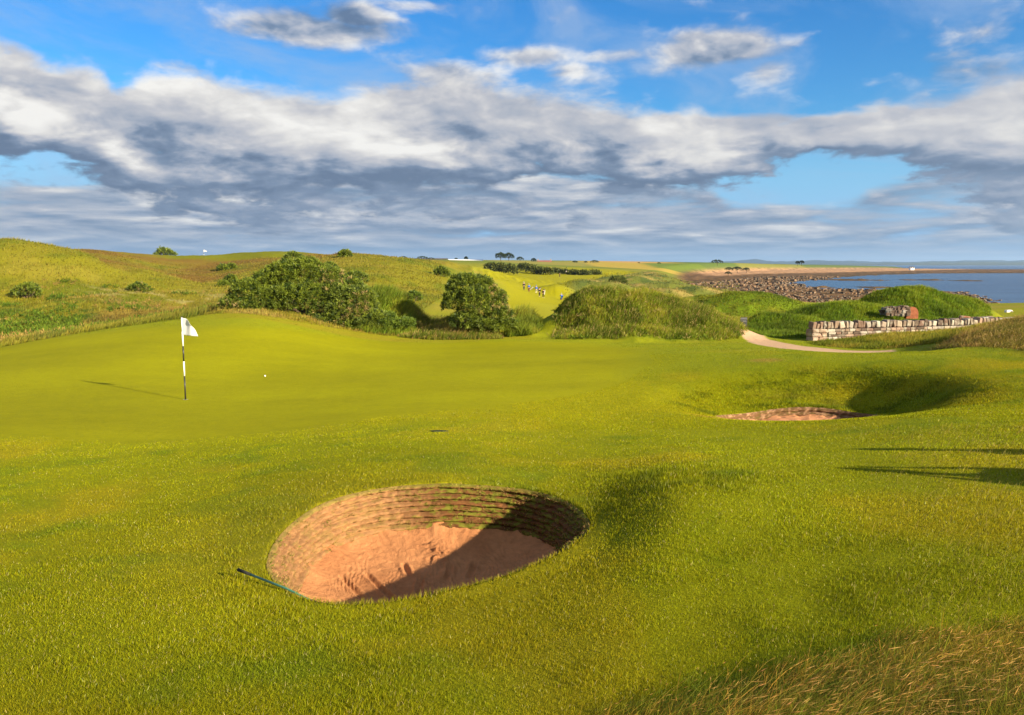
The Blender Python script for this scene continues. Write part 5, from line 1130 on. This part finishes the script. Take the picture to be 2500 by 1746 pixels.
# ------------------------------------------------------------------ sky: daylight plus banks of cloud set by compass direction and height
def azel(u, v):
    d = ray(u*2500/2296, v*2500/2296); return math.atan2(d[0], d[1]), d[2]/math.hypot(d[0], d[1])
def build_sky():
    w = bpy.data.worlds.new('World'); sc.world = w; w.use_nodes = True; nt = w.node_tree; E.nt = nt
    bg = nt.nodes['Background']
    sk = nt.nodes.new('ShaderNodeTexSky'); sk.sky_type = 'NISHITA'; sk.sun_disc = False; sk.sun_elevation = SUN_EL; sk.sun_rotation = SUN_AZ
    tc = nt.nodes.new('ShaderNodeTexCoord'); sp = nt.nodes.new('ShaderNodeSeparateXYZ'); nt.links.new(tc.outputs['Generated'], sp.inputs[0])
    dx, dy, dz = (E(sp.outputs[i]) for i in range(3))
    az = E.m('ARCTAN2', dx, dy); el = dz/E.m('SQRT', dx*dx+dy*dy+1e-4)
    elp = E.m('MAXIMUM', el, 0.)
    # cloud space: flatter and finer towards the horizon, as a level layer seen from below
    q = E.m('POWER', elp+.012, .62)
    P = comb(az*.95, q*1.75, .37)
    wn = noise(comb(az*1.0, q*2.6, 4.1), 5., 3, .55, color=True)
    vm = nt.nodes.new('ShaderNodeVectorMath'); vm.operation = 'MULTIPLY_ADD'; nt.links.new(wn, vm.inputs[0]); vm.inputs[1].default_value = (.07,.05,0); nt.links.new(P, vm.inputs[2])
    PW = vm.outputs[0]
    def off(vec, a, b, c=0):
        n = nt.nodes.new('ShaderNodeVectorMath'); n.operation = 'ADD'; nt.links.new(vec, n.inputs[0]); n.inputs[1].default_value = (a, b, c); return n.outputs[0]
    def curve(pts, lo=0., hi=.36):
        n = nt.nodes.new('ShaderNodeFloatCurve'); cm = n.mapping; c = cm.curves[0]
        L = sorted(((azel(u, v)[0]+.8)/1.6, (azel(u, v)[1]-lo)/(hi-lo)) for u, v in pts)
        while len(c.points) < len(L): c.points.new(.5, .5)
        for p, (a, b) in zip(c.points, L): p.location = (a, min(1, max(0, b))); p.handle_type = 'AUTO'
        cm.update(); nt.links.new(((az+.8)/1.6).k, n.inputs['Value']); return E(n.outputs[0])*(hi-lo)+lo
    f1 = noise(PW, 6., 7, .5); f1b = noise(off(PW, .02, .04), 6., 7, .5)      # second sample, a step towards the sun
    f2 = noise(off(PW, 3.1, 1.7), 17., 5, .52); f2b = noise(off(PW, 3.1+.009, 1.7+.015), 17., 5, .52)
    st = comb(az*2.1, q*8., 2.2); fs = noise(st, 3.4, 8, .56, .3); fsb = noise(off(st, .012, .09), 3.4, 8, .56, .3)
    f3 = noise(off(PW, 1.3, 5.2), 34., 6, .62)
    # 1 the great bank
    top = curve([(-500,40),(0,98),(110,130),(215,140),(265,186),(330,150),(430,150),(560,182),(700,196),(830,178),(930,160),(1010,150),(1110,180),(1240,205),(1330,212),(1450,235),(1570,246),(1700,262),(1850,252),(2000,228),(2120,225),(2230,178),(2400,130),(2900,60)])
    bot = curve([(-500,330),(0,338),(120,350),(200,372),(250,408),(400,425),(700,445),(1000,450),(1250,440),(1420,420),(1560,424),(1640,408),(1750,392),(1900,384),(2050,400),(2296,430),(2900,440)])
    h = (f1-.5)*2.6+(f2-.5)*.9+(f3-.5)*.4
    t = (el-bot+(f1-.5)*.10+(f2-.5)*.06+(f3-.5)*.02)/(top-bot)
    core = E.m('MINIMUM', (t+.15)*2.1, (1.04-t)*3.0)
    d1 = E.m('MINIMUM', core, 1.)+h*.95
    a1 = smooth(d1+(f3-.5)*.7, .0, .58)
    l1 = (f1-f1b)*3.4+(f2-f2b)*1.5
    # brightness of the cloud: its dark flat base, lit crowns, billows
    b1 = smooth(t+h*.13, .10, .60)*.60+.10+l1*.48+smooth(d1, 1.2, .2)*.06*smooth(t, .3, .8)-smooth(f1, .56, .36)*.06+(f3-.5)*.22
    thick = smooth((az*1.+.0), .12, .42)                                        # thinner and greyer to the east
    b1 = b1*(1.-thick*.30)+thick*.13
    # 2 low streets of stratocumulus
    lowtop = curve([(-500,380),(0,388),(200,396),(300,385),(600,390),(900,392),(1200,386),(1450,384),(1580,405),(1650,446),(1750,446),(1880,444),(1980,400),(2100,370),(2296,356),(2900,380)])
    t2 = el/lowtop
    d2 = E.m('MINIMUM', (1.-t2)*5., 1.)*.85+(fs-.5)*2.6-.22*thick
    a2 = smooth(d2, -.1, .7)*.94
    b2 = .33+(fs-fsb)*1.3+smooth(fs, .46, .72)*.36+smooth(f1, .4, .62)*.10+(f3-.5)*.12-smooth(el, .045, .0)*.06-thick*.04
    # 3 loose clouds high up
    d3 = None
    for u, v, ru, rv, k in [(700,66,210,44,1.35),(590,72,110,30,1.),(790,40,90,34,1.3),(1620,112,150,44,1.2),(1720,160,70,36,.8),(1560,88,90,26,.7),(1180,125,110,26,.85),(1360,125,90,20,.7),(1290,160,60,26,.55),(940,12,110,20,.75),(2180,175,190,60,.8),(2090,210,90,40,.6),(1000,165,120,34,.9),(20,95,80,50,.6),(900,120,80,26,.5),(1850,120,120,30,.3),(2200,75,120,30,.35),(1380,50,200,50,.25)]:
        a0, e0 = azel(u, v); a1_, _ = azel(u+ru, v); _, e1 = azel(u, v-rv); ra = a1_-a0; re = e1-e0
        g = E.m('EXPONENT', ((az-a0)*(az-a0)/(ra*ra)+(el-e0)*(el-e0)/(re*re))*-1.)*k
        d3 = g if d3 is None else E.m('MAXIMUM', d3, g)
    back = E.m('MAXIMUM', smooth(E.m('ABSOLUTE', az), .9, 1.2)*.5, smooth(el, .36, .6)*.42)  # the rest of the sky, round behind
    d3 = E.m('MAXIMUM', d3, back)+(f1-.5)*1.9+(f2-.5)*1.5
    a3 = smooth(d3+(f3-.5)*.5, .2, .95)*.92
    b3 = .62+(f1-f1b)*2.2+(f2-f2b)*2.-smooth(d3, .5, 1.3)*.15
    # high thin veil
    fv = noise(comb(az*1.2+q*.6, q*2.2, 7.7), 4., 6, .6, .6); av = smooth(fv, .42, .72)*.5
    # colours (radiance before exposure)
    X = .40
    def cl(b):
        r = nt.nodes.new('ShaderNodeValToRGB'); nt.links.new(b.k, r.inputs[0]); e = r.color_ramp.elements
        S = [(0.,(.13,.185,.285)),(.2,(.195,.26,.37)),(.40,(.36,.405,.49)),(.60,(.52,.53,.57)),(.80,(.73,.715,.695)),(1.,(.90,.88,.84))]
        while len(e) < len(S): e.new(.5)
        for p, (a, c) in zip(e, S): p.position = a; p.color = (*[q*X for q in c], 1)
        return r.outputs[0]
    # clear sky: daylight model, deepened
    hs = nt.nodes.new('ShaderNodeHueSaturation'); hs.inputs['Saturation'].default_value = 1.5; hs.inputs['Value'].default_value = 1.; nt.links.new(sk.outputs[0], hs.inputs['Color'])
    clear = mixc(1., hs.outputs[0], (.40*.062, .80*.062, 1.12*.062), 'MULTIPLY')
    low = mixc(smooth(el, .19, .02), clear, (.115,.225,.355))
    c = mixc(av, low, (.15,.20,.28))
    c = mixc(a3, c, cl(b3))
    c = mixc(a2*smooth(el, -.02, .012), c, cl(b2))
    c = mixc(a1, c, cl(b1))
    c = mixc(smooth(el, .04, .0)*.7, c, (.075,.135,.22))
    nt.links.new(c, bg.inputs[0]); bg.inputs[1].default_value = 1.
build_sky()
# ------------------------------------------------------------------ camera, sun, sky
cam = bpy.data.objects.new('camera', bpy.data.cameras.new('camera')); link(cam)
cam.location = (0, 0, CAMZ); cam.rotation_euler = (math.pi/2-PITCH, 0, 0)
cam.data.sensor_width = 36; cam.data.lens = 36*F/2500; cam.data.clip_start = .05; cam.data.clip_end = 80000
sc.camera = cam
sl = bpy.data.lights.new('sun', 'SUN'); sl.energy = 5; sl.angle = R(.5); sl.color = (1, .86, .64)
so = bpy.data.objects.new('sun', sl); link(so)
sd = Vector((math.sin(SUN_AZ)*math.cos(SUN_EL), math.cos(SUN_AZ)*math.cos(SUN_EL), math.sin(SUN_EL)))
so.rotation_euler = sd.to_track_quat('Z', 'Y').to_euler(); so.location = (20, -20, 30)
sc.view_settings.view_transform = 'Standard'; sc.view_settings.look = 'None'; sc.view_settings.exposure = 1.4
sc.cycles.max_bounces = 6; sc.cycles.transparent_max_bounces = 6; sc.cycles.diffuse_bounces = 3
